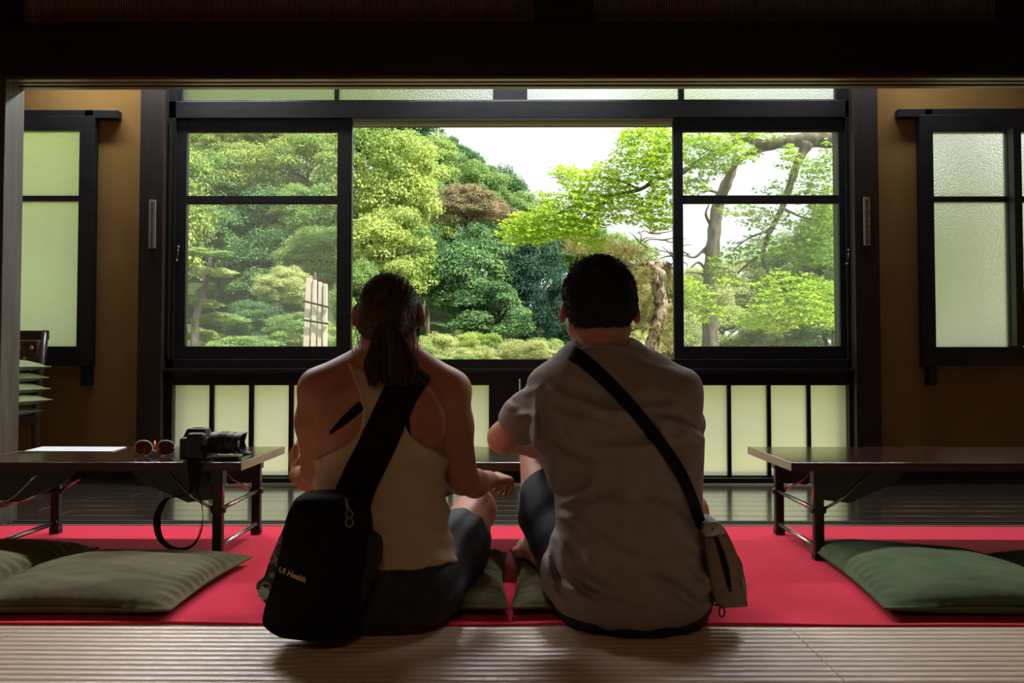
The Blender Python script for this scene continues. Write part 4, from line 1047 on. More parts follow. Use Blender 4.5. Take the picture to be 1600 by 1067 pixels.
wl = wp(905, 705, 2.40); fm.chain([el, (el * .6 + wl * .4), wl], [.040, .040, .027], .02); hand(fm, wl, (.6, .7, -.45), (.1, -.5, .8), -1, curl=.6, sc=1.06)
wr = wp(985, 712, 2.42); fm.chain([sr_, (sr_ + er) / 2, er], [.060, .052, .043], .03); fm.chain([er, (er * .6 + wr * .4), wr], [.040, .039, .027], .02); hand(fm, wr, (-.7, .6, -.4), (0, -.5, .8), 1, curl=.6, sc=1.06)
kml, kmr = wp(847, 716, 2.36), wp(1072, 800, 2.30)
hl_, hr_ = wp(915, 905, 1.96), wp(1015, 910, 1.96)
ml_, mr_ = (hl_ + kml) / 2 + np.array([-.012, 0, .0]), (hr_ + kmr) / 2
fm.chain([hl_, ml_, kml], [.100, .092, .066], .03); fm.chain([hr_, mr_, kmr], [.100, .092, .064], .03)
al = np.array([.070, 2.13, .122]); fm.chain([kml, (kml + al) / 2 + np.array([0, .0, 0]), al], [.060, .056, .038], .03); foot(fm, al, (-.20, .6, 0), 1.05)
ar = np.array([kmr[0] - .02, 2.50, .09]); fm.chain([kmr, (kmr + ar) / 2 + np.array([0, -.03, 0]), ar], [.060, .056, .038], .03); foot(fm, ar, (.1, 1, 0), 1.05)
man = empty('person', (HM[0], 1.9, .005), 0, 'seated man with short dark hair and grey t-shirt, thin black strap across his back', 'person', 'seated couple looking at the garden')
field_obj('body', fm, fm.F, M['skin_m'], man); face_parts(man, HM, 1.06)
# t-shirt with sleeves
ft = Field(fm.lo, fm.lo + fm.h * (fm.n - 1), H)
shirt = [(541, 904, 980, 1.875, .060), (550, 894, 996, 1.882, .070), (560, 878, 1014, 1.885, .080), (574, 856, 1046, 1.888, .092), (596, 838, 1082, 1.89, .110), (630, 832, 1092, 1.895, .126), (680, 832, 1096, 1.90, .134), (715, 838, 1098, 1.90, .136),
         (745, 854, 1098, 1.90, .136), (780, 868, 1096, 1.90, .136), (812, 870, 1096, 1.90, .140), (850, 858, 1102, 1.905, .150), (885, 848, 1109, 1.91, .164), (912, 846, 1112, 1.91, .172), (935, 856, 1108, 1.91, .172), (953, 878, 1092, 1.91, .164), (966, 908, 1066, 1.91, .146), (975, 945, 1030, 1.91, .118)]
ft.loft(shirt, .02, 2.25)
ft.cone(wp(900, 562, 1.885), wp(866, 606, 1.90), .050, .066, .03); ft.cone(wp(985, 560, 1.885), wp(1050, 612, 1.90), .050, .070, .03)
de = el - sl_; ft.chain([sl_, sl_ + de * .5, sl_ + de * .80], [.068, .063, .060], .02); ft.cone(sl_ + de * .93, sl_ + de * 1.6, .085, .085, 0, sub=True)
dr_ = er - sr_; ft.chain([sr_, sr_ + dr_ * .5, sr_ + dr_ * .85], [.070, .066, .060], .03)
X, Y, Z = fm.ax[0][:, None, None], fm.ax[1][None, :, None], fm.ax[2][None, None, :]
PYg = (565 - (Z - .65) / Y * FPX).astype(np.float32); PXg = (805 + X / Y * FPX).astype(np.float32)
def G(x0, y0, sx, sy): return np.exp(-((PXg - x0) / sx) ** 2 - ((PYg - y0) / sy) ** 2)
def crease(x0, y0, x1, y1, wd, amp, bend=0.0):
    dx, dy = x1 - x0, y1 - y0; L = math.hypot(dx, dy)
    t = np.clip(((PXg - x0) * dx + (PYg - y0) * dy) / L / L, -.2, 1.2); n_ = ((PXg - x0) * dy - (PYg - y0) * dx) / L + bend * np.sin(PI * t)
    env = np.clip(np.sin(PI * np.clip(t, 0, 1)), 0, 1) ** .7
    return amp * env * (np.exp(-(n_ / wd) ** 2) - .8 * np.exp(-((n_ - wd * 1.8) / wd) ** 2))
disp = 0
for c in ((850, 605, 1000, 650, 7, .004, 6), (880, 660, 1060, 640, 8, .003, -8), (905, 700, 1080, 680, 7, .0035, 8), (860, 640, 960, 668, 6, .003, 3), (1010, 655, 1098, 690, 6, .005, -12), (850, 690, 930, 730, 6, .004, 4),
          (868, 790, 935, 745, 7, .006, 6), (870, 808, 960, 772, 7, .005, 5), (868, 800, 915, 830, 6, .006, -4), (862, 830, 900, 900, 7, .006, -6), (852, 860, 872, 935, 6, .007, 5), (872, 850, 905, 940, 8, .005, 5), (855, 905, 940, 955, 6, .006, -8), (880, 895, 980, 948, 9, .004, -8),
          (1040, 760, 1095, 870, 9, .004, 8), (1060, 850, 1112, 925, 7, .006, -6), (1075, 880, 1108, 905, 6, .006, 3), (1000, 900, 1090, 940, 9, .004, -6), (980, 700, 985, 900, 16, .003, 8), (1045, 620, 1035, 760, 10, .004, 6), (930, 720, 940, 880, 14, .003, 6), (900, 760, 1010, 800, 9, .0028, 8), (1000, 780, 1085, 830, 8, .003, -8), (920, 830, 1030, 880, 10, .0028, 10), (985, 640, 1010, 780, 12, .0025, -8), (1040, 900, 1100, 950, 7, .004, 5), (900, 930, 1010, 960, 6, .004, -5), (870, 620, 900, 720, 9, .003, 6),
          (790, 630, 840, 652, 5, .004, 3), (800, 650, 835, 640, 4, .004, 2), (812, 615, 850, 600, 5, .003, 3), (840, 600, 838, 700, 5, .004, 2)):
    disp = disp + crease(*c)
disp = disp + .0012 * np.sin(PYg * .06 + 2 * np.sin(PXg * .02)) * G(960, 700, 130, 200) + .001 * np.sin(PXg * .09 + PYg * .05)
T_ = ft.F[:fm.n[0], :fm.n[1], :fm.n[2]] - (2.5 * disp * (Y < 2.02) * np.clip((968 - PYg) / 30, .1, 1)).astype(np.float32)
col_ = np.where(Y < 1.885, 536 + 12 * np.clip(np.abs(PXg - 942) / 40, 0, 1) ** 2, 536 + np.clip((Y - 1.885) * 400, 0, 60))
ncut = (col_ - PYg - 3.0 * np.maximum(0, np.abs(PXg - 942) - 34)) * (Y / FPX)
T_ = np.maximum(T_, ncut).astype(np.float32)
tb = Field(fm.lo, fm.lo + fm.h * (fm.n - 1), H); tb.loft(tors_m, .02); tb.chain([sl_, (sl_ + el) / 2], [.060, .052], .03); tb.chain([sr_, (sr_ + er) / 2], [.060, .052], .03)
T_ = np.minimum(T_, np.maximum(tb.F[:fm.n[0], :fm.n[1], :fm.n[2]] - .003, ncut))
T_ = np.maximum(T_, .010 - Z); T_ = np.maximum(T_, (Y - 2.12 - .15 * (Z > .42)))
field_obj('t_shirt', fm, blur(T_.astype(np.float32), 1), M['tee'], man)
# collar rib and hem
nk = Field(fm.lo, fm.lo + fm.h * (fm.n - 1), H); nk.loft(shirt, .02, 2.25); nk.cone(wp(900, 562, 1.885), wp(866, 606, 1.90), .050, .066, .03); nk.cone(wp(985, 560, 1.885), wp(1050, 612, 1.90), .050, .070, .03)
K_ = nk.F[:fm.n[0], :fm.n[1], :fm.n[2]]
rib_ = np.maximum(np.maximum(K_ - .0035, (np.abs(PXg - 942) - 41) * (Y / FPX)), np.maximum((col_ - 1 - PYg), (PYg - col_ - 8)) * (Y / FPX))
field_obj('collar', fm, rib_.astype(np.float32), M['tee'], man)
# shorts
fs = Field(fm.lo, fm.lo + fm.h * (fm.n - 1), H)
fs.loft([(925, 850, 1110, 1.92, .170), (950, 866, 1104, 1.92, .176), (968, 885, 1085, 1.92, .168), (978, 905, 1062, 1.915, .150)], .02)
short_leg(fs, hl_, ml_, kml, [.114, .108, .086], .40)
short_leg(fs, hr_, mr_, kmr, [.114, .108, .086], .50)
S_ = fs.F[:fm.n[0], :fm.n[1], :fm.n[2]] + (.002 * np.sin(PYg * .12 + PXg * .05 + 1.5 * np.sin(PXg * .06))).astype(np.float32)
S_ = np.maximum(S_, .008 - Z)
field_obj('shorts', fm, blur(S_.astype(np.float32), 1), M['short_m'], man)
# short hair
hf = Field((HM[0] - .14, HM[1] - .16, HM[2] - .14), (HM[0] + .14, HM[1] + .15, HM[2] + .14), .004)
hf.ell(HM, (.0925, .1085, .1010), k=.01); hf.ell((HM[0], HM[1] - .013, HM[2] - .038), (.0865, .093, .0745), k=.03)
x, y, z = hf.ax[0][:, None, None], hf.ax[1][None, :, None], hf.ax[2][None, None, :]
nl = P(936, 523, 1.80).z - HM[2]
zl_ = np.interp(y - HM[1], [-.12, -.06, -.035, -.022, .020, .03, .05, .085, .12], [nl, nl, nl + .018, -.012, -.004, -.03, .040, .062, .085])
hl2 = zl_ - (z - HM[2]) + .006 * np.clip(1 - np.abs(x - HM[0]) / .05, 0, 1) * 0
nn = .0016 * np.sin(x * 310 + 3 * np.sin(z * 120)) * np.sin(z * 260 + 2 * np.sin(x * 170)) + .001 * np.sin(y * 330 + x * 200)
mh = field_obj('hair', hf, np.maximum(hf.F + nn, hl2).astype(np.float32), M['hair_m'], man)
mb = MB(); r = random.Random(2)
ref = mh.data; nv = len(ref.vertices)
for i in range(5200):
    vv = ref.vertices[r.randrange(nv)]; p = vv.co.copy(); n_ = (p - Vector(HM)).normalized()
    if (p - Vector(HM)).length < .082: continue
    t_ = Vector((r.uniform(-.5, .5), r.uniform(-.6, .2), -1.0 + r.uniform(0, .7))); t_ = (t_ - n_ * t_.dot(n_)).normalized()
    if n_.z > .6: t_ = Vector((r.uniform(-1, 1), r.uniform(-1, 1), 0)).normalized()
    d_ = (n_ * r.uniform(.25, .6) + t_).normalized() * r.uniform(.006, .011); s2 = n_.cross(d_).normalized() * .0007
    k = len(mb.v); mb.v += [tuple(p - s2 - n_ * .001), tuple(p + s2 - n_ * .001), tuple(p + d_ * .55 + n_ * .001), tuple(p + d_)]; mb.f += [(k, k + 1, k + 2), (k, k + 2, k + 3), (k + 1, k + 3, k + 2)]
mb.build('hair_strands', M['hair_m'], mh)

# ---------------------------------------------------------------- her big black bag
fall = Field(fw.lo, fw.lo + fw.h * (fw.n - 1), H); fall.F = np.minimum(np.minimum(fw.F, (tank).astype(np.float32)), SFm.astype(np.float32))
bag = empty('shoulder_bag', (P(480, 1000, 1.70).x, 1.70, .003), 0, 'large black nylon shoulder bag printed in cream leaning against the woman\'s hip', 'bag')
YBG = 1.665
outline = [(470, 1003), (512, 1003), (540, 985), (556, 940), (566, 880), (569, 830), (563, 800), (548, 782), (520, 776), (467, 777), (456, 786), (445, 812), (440, 842), (433, 876), (425, 910), (415, 940), (408, 970), (414, 984), (436, 998)]
def slab(outl, Yf, th, name, m, parent, inset=.014, bulge=.012, rnd=3, zmin=.002):
    """closed soft slab from an outline (pixels at distance Yf), thickness th going away from the viewer"""
    pts = [P(a, b_, Yf) for a, b_ in outl]; pts = smooth_path(pts + [pts[0]], 3)[:-1]
    c = sum(pts, Vector()) / len(pts); v = []; f = []; n = len(pts)
    rings = []
    for (t, sc_) in ((-1.0, .35), (-.98, .70), (-.90, .90), (-.6, .985), (-.2, 1.0), (.2, 1.0), (.6, .985), (.9, .9), (.98, .7), (1.0, .35)):
        rings.append([Vector((c.x + (p.x - c.x) * (1 - (1 - sc_) * (inset * 8)), Yf + th / 2 + t * th / 2 - bulge * (1 - sc_) * (1 if t < 0 else -1) * 1.2, max(zmin, c.z + (p.z - c.z) * (1 - (1 - sc_) * (inset * 8))))) for p in pts])
    rings = [[Vector((c.x, rings[0][0].y - bulge * .3, c.z))] * n] + rings + [[Vector((c.x, rings[-1][0].y + bulge * .3, c.z))] * n]
    for rg in rings: v += rg
    for i in range(len(rings) - 1):
        for k in range(n):
            k2 = (k + 1) % n; f.append((i * n + k, (i + 1) * n + k, (i + 1) * n + k2, i * n + k2))
    return MB().add(v, f).build(name, m, parent, smooth=True)
slab(outline, YBG, .105, 'body', M['blackfab'], bag)
slab([(560, 958), (582, 905), (592, 868), (589, 848), (575, 836), (556, 832), (548, 880), (545, 925)], YBG + .045, .06, 'side_pocket', M['mesh'], bag)
fl = MB()
pk = slab([(412, 905), (427, 862), (443, 825), (452, 812), (455, 870), (450, 935), (422, 948), (405, 930), (400, 912)], YBG + .06, .05, 'floral_lining_pouch', None, bag)
def floral():
    m, nt, b, out = newmat('floral_print'); tc = nt.nodes.new('ShaderNodeTexCoord'); vo = nt.nodes.new('ShaderNodeTexVoronoi'); vo.inputs['Scale'].default_value = 34
    nt.links.new(tc.outputs['Object'], vo.inputs['Vector']); r_ = nt.nodes.new('ShaderNodeValToRGB'); e = r_.color_ramp
    e.elements[0].position = 0.0; e.elements[0].color = (.30, .03, .09, 1); e.elements[1].position = 1.0; e.elements[1].color = (.012, .01, .015, 1)
    x = e.elements.new(.38); x.color = (.16, .02, .06, 1); x = e.elements.new(.5); x.color = (.35, .33, .30, 1); x = e.elements.new(.56); x.color = (.03, .05, .04, 1)
    nt.links.new(vo.outputs['Distance'], r_.inputs[0]); nt.links.new(r_.outputs[0], b.inputs['Base Color']); b.inputs['Roughness'].default_value = .8; return m
pk.data.materials.append(floral()); tag(pk, 'pink and black floral print pouch')
# small pale fabric flower on the pouch
mb = MB(); pc = P(413, 926, YBG + .045)
for k in range(7):
    a = 2 * PI * k / 7; d_ = Vector((math.cos(a), 0, math.sin(a))); s2 = Vector((-d_.z, 0, d_.x))
    mb.add([pc, pc + d_ * .010 + s2 * .0055 + Vector((0, -.004, 0)), pc + d_ * .017 + Vector((0, -.002, 0)), pc + d_ * .010 - s2 * .0055 + Vector((0, -.004, 0))], [(0, 1, 2, 3)])
tag(mb.build('flower_charm', mat('pale_teal_felt', (.55, .66, .64)), bag), 'pale flower shaped charm')
# zip line, piping
strap_part('zip', [P(448, 816, YBG - .010), P(470, 796, YBG - .008), P(515, 795, YBG - .008), P(545, 806, YBG - .008), P(556, 850, YBG - .008)], [(0, 0, 1), (.4, 0, 1), (0, 0, 1), (.4, 0, 1), (1, 0, 0)], .004, M['webbing'], bag)
strap_part('seam', [P(414, 962, YBG - .003), P(440, 978, YBG - .010), P(480, 985, YBG - .011), P(530, 975, YBG - .008)], [(0, 0, 1)] * 4, .0025, M['webbing'], bag)
# printed name
def text(body, size, p, rot, m, name, parent, ext=.0004, bold=0.0):
    cu = bpy.data.curves.new('t', 'FONT'); cu.body = body; cu.size = size; cu.extrude = ext; cu.offset = bold; cu.align_x = 'CENTER'; cu.align_y = 'CENTER'; cu.resolution_u = 2
    o = bpy.data.objects.new('t', cu); COL.objects.link(o); bpy.context.view_layer.update()
    dg = bpy.context.evaluated_depsgraph_get(); me = bpy.data.meshes.new_from_object(o.evaluated_get(dg)); bpy.data.objects.remove(o)
    me.transform(Matrix.Translation(p) @ rot.to_4x4())
    return link(name, me, m, parent)
text('UI Health', .0165, P(457, 898, YBG - .0145), Euler((PI / 2, math.radians(22), 0)).to_matrix(), M['text'], 'print', bag, .0012, .0006)
# wide strap over her shoulder
def back_strap(field, pts, hw, name, m, parent, lift=.004, th=.0025, over=None, samples=26, across=7):
    """strap lying on the back: rows of points across its width, each resting on the body"""
    sp = smooth_path([Vector((a, b_, 0)) for a, b_ in pts], 7); rows = []
    for i, p in enumerate(sp):
        t = sp[min(i + 1, len(sp) - 1)] - sp[max(i - 1, 0)]; t.normalize(); n_ = Vector((-t.y, t.x, 0)); w_ = hw if not callable(hw) else hw(i / (len(sp) - 1)); row = []
        for k in range(across + 1):
            q = p + n_ * w_ * (2 * k / across - 1); h_ = field.back(q.x, q.y, off=lift); row.append((q, h_))
        rows.append(row)
    ys = np.array([[h_.y if h_ is not None else np.nan for _, h_ in row] for row in rows])
    for i in range(len(ys)):
        ok = ~np.isnan(ys[i])
        if ok.any(): ys[i] = np.interp(np.arange(across + 1), np.arange(across + 1)[ok], ys[i][ok])
        else: ys[i] = ys[i - 1] if i else 1.8
        ys[i] = .25 * ys[i] + .75 * np.minimum(ys[i], np.convolve(np.pad(ys[i], 2, mode='edge'), np.ones(5) / 5, 'valid'))
    for _ in range(2):
        y2 = ys.copy(); y2[1:-1] = np.minimum(ys[1:-1], (ys[:-2] + ys[2:]) / 2 * .5 + ys[1:-1] * .5); ys = y2
    v = []; f = []; W_ = across + 1
    P0 = [[P(q.x, q.y, ys[i][k]) for k, (q, _) in enumerate(row)] for i, row in enumerate(rows)]
    for row in P0: v += row + [p + Vector((0, th, 0)) for p in row]
    if over:   # carry on over the shoulder to the front
        for dy, dz in over: 
            row = [p + Vector((0, dy, dz)) for p in P0[0]]; P0.insert(0, row); v = row + [p + Vector((0, th, -th)) for p in row] + v
    n = len(P0)
    for i in range(n - 1):
        a, b_ = i * 2 * W_, (i + 1) * 2 * W_
        for k in range(W_ - 1): f.append((a + k, b_ + k, b_ + k + 1, a + k + 1)); f.append((a + W_ + k, a + W_ + k + 1, b_ + W_ + k + 1, b_ + W_ + k))
        f.append((a, a + W_, b_ + W_, b_)); f.append((a + W_ - 1, b_ + W_ - 1, b_ + 2 * W_ - 1, a + 2 * W_ - 1))
    e_ = (n - 1) * 2 * W_
    for k in range(W_ - 1): f.append((k, k + 1, W_ + k + 1, W_ + k)); f.append((e_ + k, e_ + W_ + k, e_ + W_ + k + 1, e_ + k + 1))
    return MB().add(v, f).build(name, m, parent, smooth=True), P0
so, sp0 = back_strap(fall, [(652, 576), (640, 592), (622, 622), (604, 662), (584, 706), (562, 750), (548, 790), (545, 820)], lambda t: 26 + 5 * t, 'strap', M['webbing'], bag, lift=.006, th=.004, over=[(.030, .012), (.045, .006), (.05, -.03), (.03, -.06)])
def front_strap(field, a, b_, hw, m, parent, name, lift=.006):
    pts = []; n = 22
    for i in range(n + 1):
        t = i / n; x = a[0] + (b_[0] - a[0]) * t; z = a[1] + (b_[1] - a[1]) * t; y = 2.20
        while y > 1.75 and float(field.at((x, y, z))) > lift: y -= .004
        pts.append(Vector((x, y, z)))
    ys = [p.y for p in pts]
    for i, p in enumerate(pts): p.y = max(ys[max(0, i - 2):i + 3]) * .6 + .4 * sum(ys[max(0, i - 2):i + 3]) / len(ys[max(0, i - 2):i + 3])
    d_ = Vector((b_[0] - a[0], 0, b_[1] - a[1])).normalized(); sd_ = Vector((-d_.z, 0, d_.x))
    return MB().ribbon(pts, [sd_] * len(pts), hw, .003).build(name, m, parent)
p0_ = P(648, 590, 1.9); p1_ = P(515, 850, 1.9)
front_strap(fall, (p0_.x, p0_.z), (p1_.x, p1_.z), .024, M['webbing'], bag, 'front_strap')
# clip and rings on the strap
for i, (a, b_, r_) in enumerate(((546, 803, .009), (546, 816, .010))):
    pts = [P(a, b_, 1.655) + Vector((math.cos(t) * r_ * .8, 0, math.sin(t) * r_)) for t in np.linspace(0, 2 * PI, 15)]
    MB().tube(pts, .0018, 6, cap=False).build('ring', M['brass'], bag, smooth=True)
MB().tube([P(541, 778, 1.655), P(543, 790, 1.652), P(545, 799, 1.655)], [.003, .0035, .002], 8).build('clip', M['brass'], bag, smooth=True)

# ---------------------------------------------------------------- his small sand-coloured crossbody bag
fmt = Field(fm.lo, fm.lo + fm.h * (fm.n - 1), H); fmt.F = T_.astype(np.float32)
cb_ = empty('crossbody_bag', (P(1130, 950, 1.80).x, 1.80, .05), 0, 'small sand coloured crossbody bag with black zip hanging at the man\'s side', 'bag')
YX = 1.80
ol = [(1128, 951), (1166, 949), (1168, 940), (1164, 900), (1152, 865), (1140, 838), (1130, 822), (1118, 815), (1106, 817), (1099, 828), (1101, 845), (1106, 880), (1111, 915), (1118, 940)]
slab(ol, YX, .07, 'body', M['canvas'], cb_, inset=.010, bulge=.006)
slab([(1130, 824), (1122, 815), (1108, 815), (1099, 823), (1100, 836), (1112, 838), (1126, 834), (1134, 834)], YX - .012, .085, 'top_panel', M['grey'], cb_, bulge=.004)
strap_part('front_zip', [P(1118, 838, YX - .010), P(1126, 860, YX - .012), P(1134, 888, YX - .013), P(1140, 918, YX - .011)], [(1, 0, .2)] * 4, [.004, .0065, .0075, .005], M['webbing'], cb_)
MB().lathe([(0, 0), (.004, 0), (.004, .003), (0, .004)], 10, Matrix.Translation(P(1141, 922, YX - .012)) @ Matrix.Rotation(PI / 2, 4, 'X')).build('zip_puller', M['black'], cb_, smooth=True)
strap_part('side_loop', [P(1152, 868, YX + .02), P(1157, 880, YX + .01), P(1160, 896, YX + .02)], [(0, 1, 0)] * 3, .006, M['webbing'], cb_, th=.003)
strap_part('side_tab', [P(1158, 896, YX + .0), P(1163, 912, YX - .004), P(1164, 926, YX + .0)], [(.5, .5, 0)] * 3, .006, M['grey'], cb_, th=.003)
text('B', .008, P(1113, 827, YX - .020), Euler((PI / 2, math.radians(25), 0)).to_matrix(), M['black'], 'emblem', cb_, .0008, .0004)
for i, (a, b_, r_) in enumerate(((1098, 822, .008), (1113, 936, .009), (1128, 956, .012))):
    pts = [P(a, b_, YX - .005) + Vector((math.cos(t) * r_ * .55, 0, math.sin(t) * r_)) for t in np.linspace(0, 2 * PI, 15)]
    MB().tube(pts, .002, 6, cap=False).build('carabiner' if i == 2 else 'ring', M['black'], cb_, smooth=True)
MB().tube([P(1110, 925, YX), P(1113, 945, YX - .006), P(1122, 945, YX - .004), P(1128, 948, YX - .005)], .0025, 6).build('cord', M['black'], cb_, smooth=True)
back_strap(fmt, [(893, 551), (908, 560), (932, 580), (965, 612), (1003, 655), (1040, 703), (1065, 742), (1082, 780), (1093, 812), (1099, 824)], lambda t: 11.5 - 3.5 * t, 'strap', M['webbing'], cb_, lift=.0075, th=.003, over=[(.03, .010), (.045, .004), (.05, -.03)], across=4)
p0_ = P(892, 566, 1.9); p1_ = P(1085, 800, 1.9)
front_strap(fmt, (p0_.x, p0_.z), (p1_.x, p1_.z), .012, M['webbing'], cb_, 'front_strap')

# ================================================================ the garden
GZ = -.55
n = 70; v = []; f = []
def gz(x, y):
    h = GZ
    t = max(0.0, y - 17); side = max(0.0, min(1.0, (6 - x) / 16))
    h += side * min(9.5, t * .42) + .08 * sn(x * .6, y * .6)
    h += min(1.5, max(0.0, y - 22) * .06)
    return h
for j in range(n + 1):
    for i in range(n + 1):
        x = -45 + 100 * i / n; y = 4.15 + 62 * j / n; v.append((x, y, gz(x, y)))
for j in range(n):
    for i in range(n): a = j * (n + 1) + i; f.append((a, a + 1, a + n + 2, a + n + 1))
tag(MB().add(v, f).build('ground', M['ground'], smooth=True), kind='structure')

bounce_ground = MB(); v = []; f = []  # unseen bright ground patch, added to bounce sun into the low frosted panes
for j in range(13):
    for i in range(25): v.append((-9 + 18 * i / 24, 4.2 + 4.0 * j / 12, GZ + .03 + .03 * sn(i * .7, j * .9)))
for j in range(12):
    for i in range(24): a = j * 25 + i; f.append((a, a + 1, a + 26, a + 25))
tag(bounce_ground.add(v, f).build('bounce_ground', mat('bright_bounce_ground', (.40, .40, .14), (.55, .52, .30), .95, .1, 3, bump=.4, bscale=60), smooth=True), kind='structure')
NR = np.random.RandomState(7)
def leaves_mesh(pos, nor, size, shape='diamond', jit=.6, droop=0.0):
    """one small folded leaf per point"""
    n = len(pos); nor = nor + NR.normal(0, jit, (n, 3)); nor /= np.linalg.norm(nor, axis=1)[:, None] + 1e-9
    t = NR.normal(0, 1, (n, 3)); t[:, 2] -= droop; t -= nor * (t * nor).sum(1)[:, None]; t /= np.linalg.norm(t, axis=1)[:, None] + 1e-9
    b = np.cross(nor, t); s = (size * NR.uniform(.6, 1.3, n))[:, None]
    if shape == 'diamond':
        V = np.stack([pos - t * s * .5, pos + b * s * .32 + nor * s * .08, pos + t * s * .55, pos - b * s * .32 + nor * s * .08], 1).reshape(-1, 3)
        Q = np.arange(n * 4).reshape(n, 4); return mesh_np(V, Q)
    if shape == 'needle':
        V = np.stack([pos - b * s * .03, pos + b * s * .03, pos + t * s], 1).reshape(-1, 3)
        return mesh_np(V, None, np.arange(n * 3).reshape(n, 3))
    # five-lobed maple leaf: centre base + 5 tips, 4 notches
    tips = [(-1.25, .62), (-.62, .9), (0, 1.0), (.62, .9), (1.25, .62)]; pts = [(0, 0)]
    for i, (a, l) in enumerate(tips):
        pts.append((l * math.sin(a), l * math.cos(a)))
        if i < 4:
            a2 = (a + tips[i + 1][0]) / 2; pts.append((.58 * math.sin(a2), .58 * math.cos(a2)))
    V = np.stack([pos + b * s * .5 * x_ + t * s * .5 * y_ + nor * s * (.06 * (abs(x_) * 1.2 - .4)) for x_, y_ in pts], 1).reshape(-1, 3)
    m_ = len(pts); base = np.arange(n)[:, None] * m_
    T = np.concatenate([base + np.array([[0, i + 2, i + 1]]) for i in range(m_ - 2)], 0)
    return mesh_np(V, None, T)
def crown_mesh(seed, nl, nleaf, size, flat=.8, lobe=.42, shape='diamond'):
    """unit crown (radius about 1) of leafy lobes"""
    global NR
    NR = np.random.RandomState(seed); P_, N_ = [], []
    c = NR.normal(0, 1, (nl, 3)); c /= np.linalg.norm(c, axis=1)[:, None]; c *= (NR.uniform(.25, .95, nl) ** .5)[:, None] * .86; c[:, 2] *= flat
    rr = lobe * NR.uniform(.65, 1.2, nl)
    per = nleaf // nl
    for i in range(nl):
        d = NR.normal(0, 1, (per, 3)); d /= np.linalg.norm(d, axis=1)[:, None]; d[:, 2] = np.abs(d[:, 2]) * .9 - .25 * (NR.rand(per) < .45)
        d /= np.linalg.norm(d, axis=1)[:, None]
        cl = 1 + .16 * np.sin(d[:, 0] * 9 + i) * np.sin(d[:, 1] * 8) + .1 * np.sin(d[:, 2] * 15 + i)
        r_ = rr[i] * cl * NR.uniform(.80, 1.06, per)
        p = c[i] + d * r_[:, None] * np.array([1, 1, .75]); P_.append(p); N_.append(d * .8 + np.array([0, 0, .55]))
    P_ = np.concatenate(P_); N_ = np.concatenate(N_)
    return leaves_mesh(P_, N_, np.full(len(P_), size), shape, .55)
CR = [crown_mesh(11 + k, 95, 36000, .043, .9, .25) for k in range(3)]
CD = [crown_mesh(31 + k, 70, 34000, .045, 1.0, .28) for k in range(2)]
CL = [crown_mesh(51 + k, 30, 14000, .055, .45, .28) for k in range(2)]      # layered, flatter pads
CS = [crown_mesh(71 + k, 60, 26000, .042, .8, .26) for k in range(2)]      # clipped shrubs
trunk_me = MB().tube([(0, 0, -1.6), (.02, .01, -.8), (-.02, .02, -.3), (.03, 0, 0)], [.085, .06, .05, .02], 7)
for a in range(5):
    q = Vector((math.cos(a * 1.3), math.sin(a * 1.3), .25)); trunk_me.tube([Vector((0, 0, -.3 + a * .05)), q * .3 + Vector((0, 0, -.15)), q * .6], [.03, .02, .008], 5)
trunk_me = trunk_me.mesh(); trunk_me.materials.append(M['bark'])
def variant(me, m):
    c = me.copy(); c.materials.clear(); c.materials.append(M[m]); return c
_vc = {}
def tree(name, label, px, py, Y, rx, ry, src, m, cat='tree', group=None, seed=0, depth=.9, trunk=True):
    k = (src.name, m)
    if k not in _vc: _vc[k] = variant(src, m)
    kk = 1.28 if Y > 13 else 1.12
    c = P(px, py, Y); R_ = R(rx, Y) * kk; H_ = R(ry, Y) * kk
    e = empty(name, (c.x, c.y, gz(c.x, c.y)), 0, label, cat, group)
    o = bpy.data.objects.new('foliage', _vc[k]); COL.objects.link(o); o.parent = e; o['kind'] = 'stuff'
    o.location = (0, 0, c.z - e.location.z); o.rotation_euler = (0, 0, seed * 1.7); o.scale = (R_, R_ * depth, H_)
    if trunk:
        t = bpy.data.objects.new('trunk', trunk_me); COL.objects.link(t); t.parent = e
        hh = max(.5, c.z - e.location.z + .2); t.location = (0, 0, hh); t.scale = (R_ * .9, R_ * .9, max(hh / 1.6, .3))
    return e
# wooded slope, far to near
far = [
 (300, 215, 34, 100, 70, 0, 'leaf_mid'), (400, 190, 35, 100, 70, 1, 'leaf_mid'), (500, 178, 34, 100, 70, 2, 'leaf_mid'), (600, 205, 34, 85, 62, 0, 'leaf_dark'),
 (655, 262, 32, 62, 52, 1, 'leaf_mid'), (702, 268, 36, 46, 50, 3, 'leaf_dark'), (748, 305, 33, 50, 46, 2, 'leaf_mid'), (782, 308, 37, 42, 44, 4, 'leaf_dark'), (822, 346, 34, 46, 44, 0, 'leaf_mid'), (872, 385, 34, 50, 45, 1, 'leaf_mid'), (925, 395, 36, 50, 50, 2, 'leaf_mid'),
 (985, 420, 38, 45, 45, 0, 'leaf_mid')]
far_l = ['topmost leafy tree behind the clear sash, over the layered maple', 'leafy ridge tree at the top centre of the clear sash next to the plaque', 'leafy ridge tree above the bamboo screen at the sash top',
 'dark treetop where the ridge meets the sky at the open window head', 'rounded green treetop just below the dark one on the skyline', 'small dark pointed treetop standing up from the descending skyline',
 'mid green crown on the skyline behind the rust leaved tree', 'dark rounded treetop, last high point of the skyline', 'low green crown on the skyline just before the maple tip', 'green crown seen under the maple branch tip',
 'green crown seen through the maple branch over the man\'s head', 'distant green crown between the man\'s head and the pine']
for i, (px, py, Y, rx, ry, k, m) in enumerate(far):
    tree('hillside_tree', far_l[i], px, py, Y, rx, ry, (CR + CD)[k], m, group='ridge trees', seed=i)
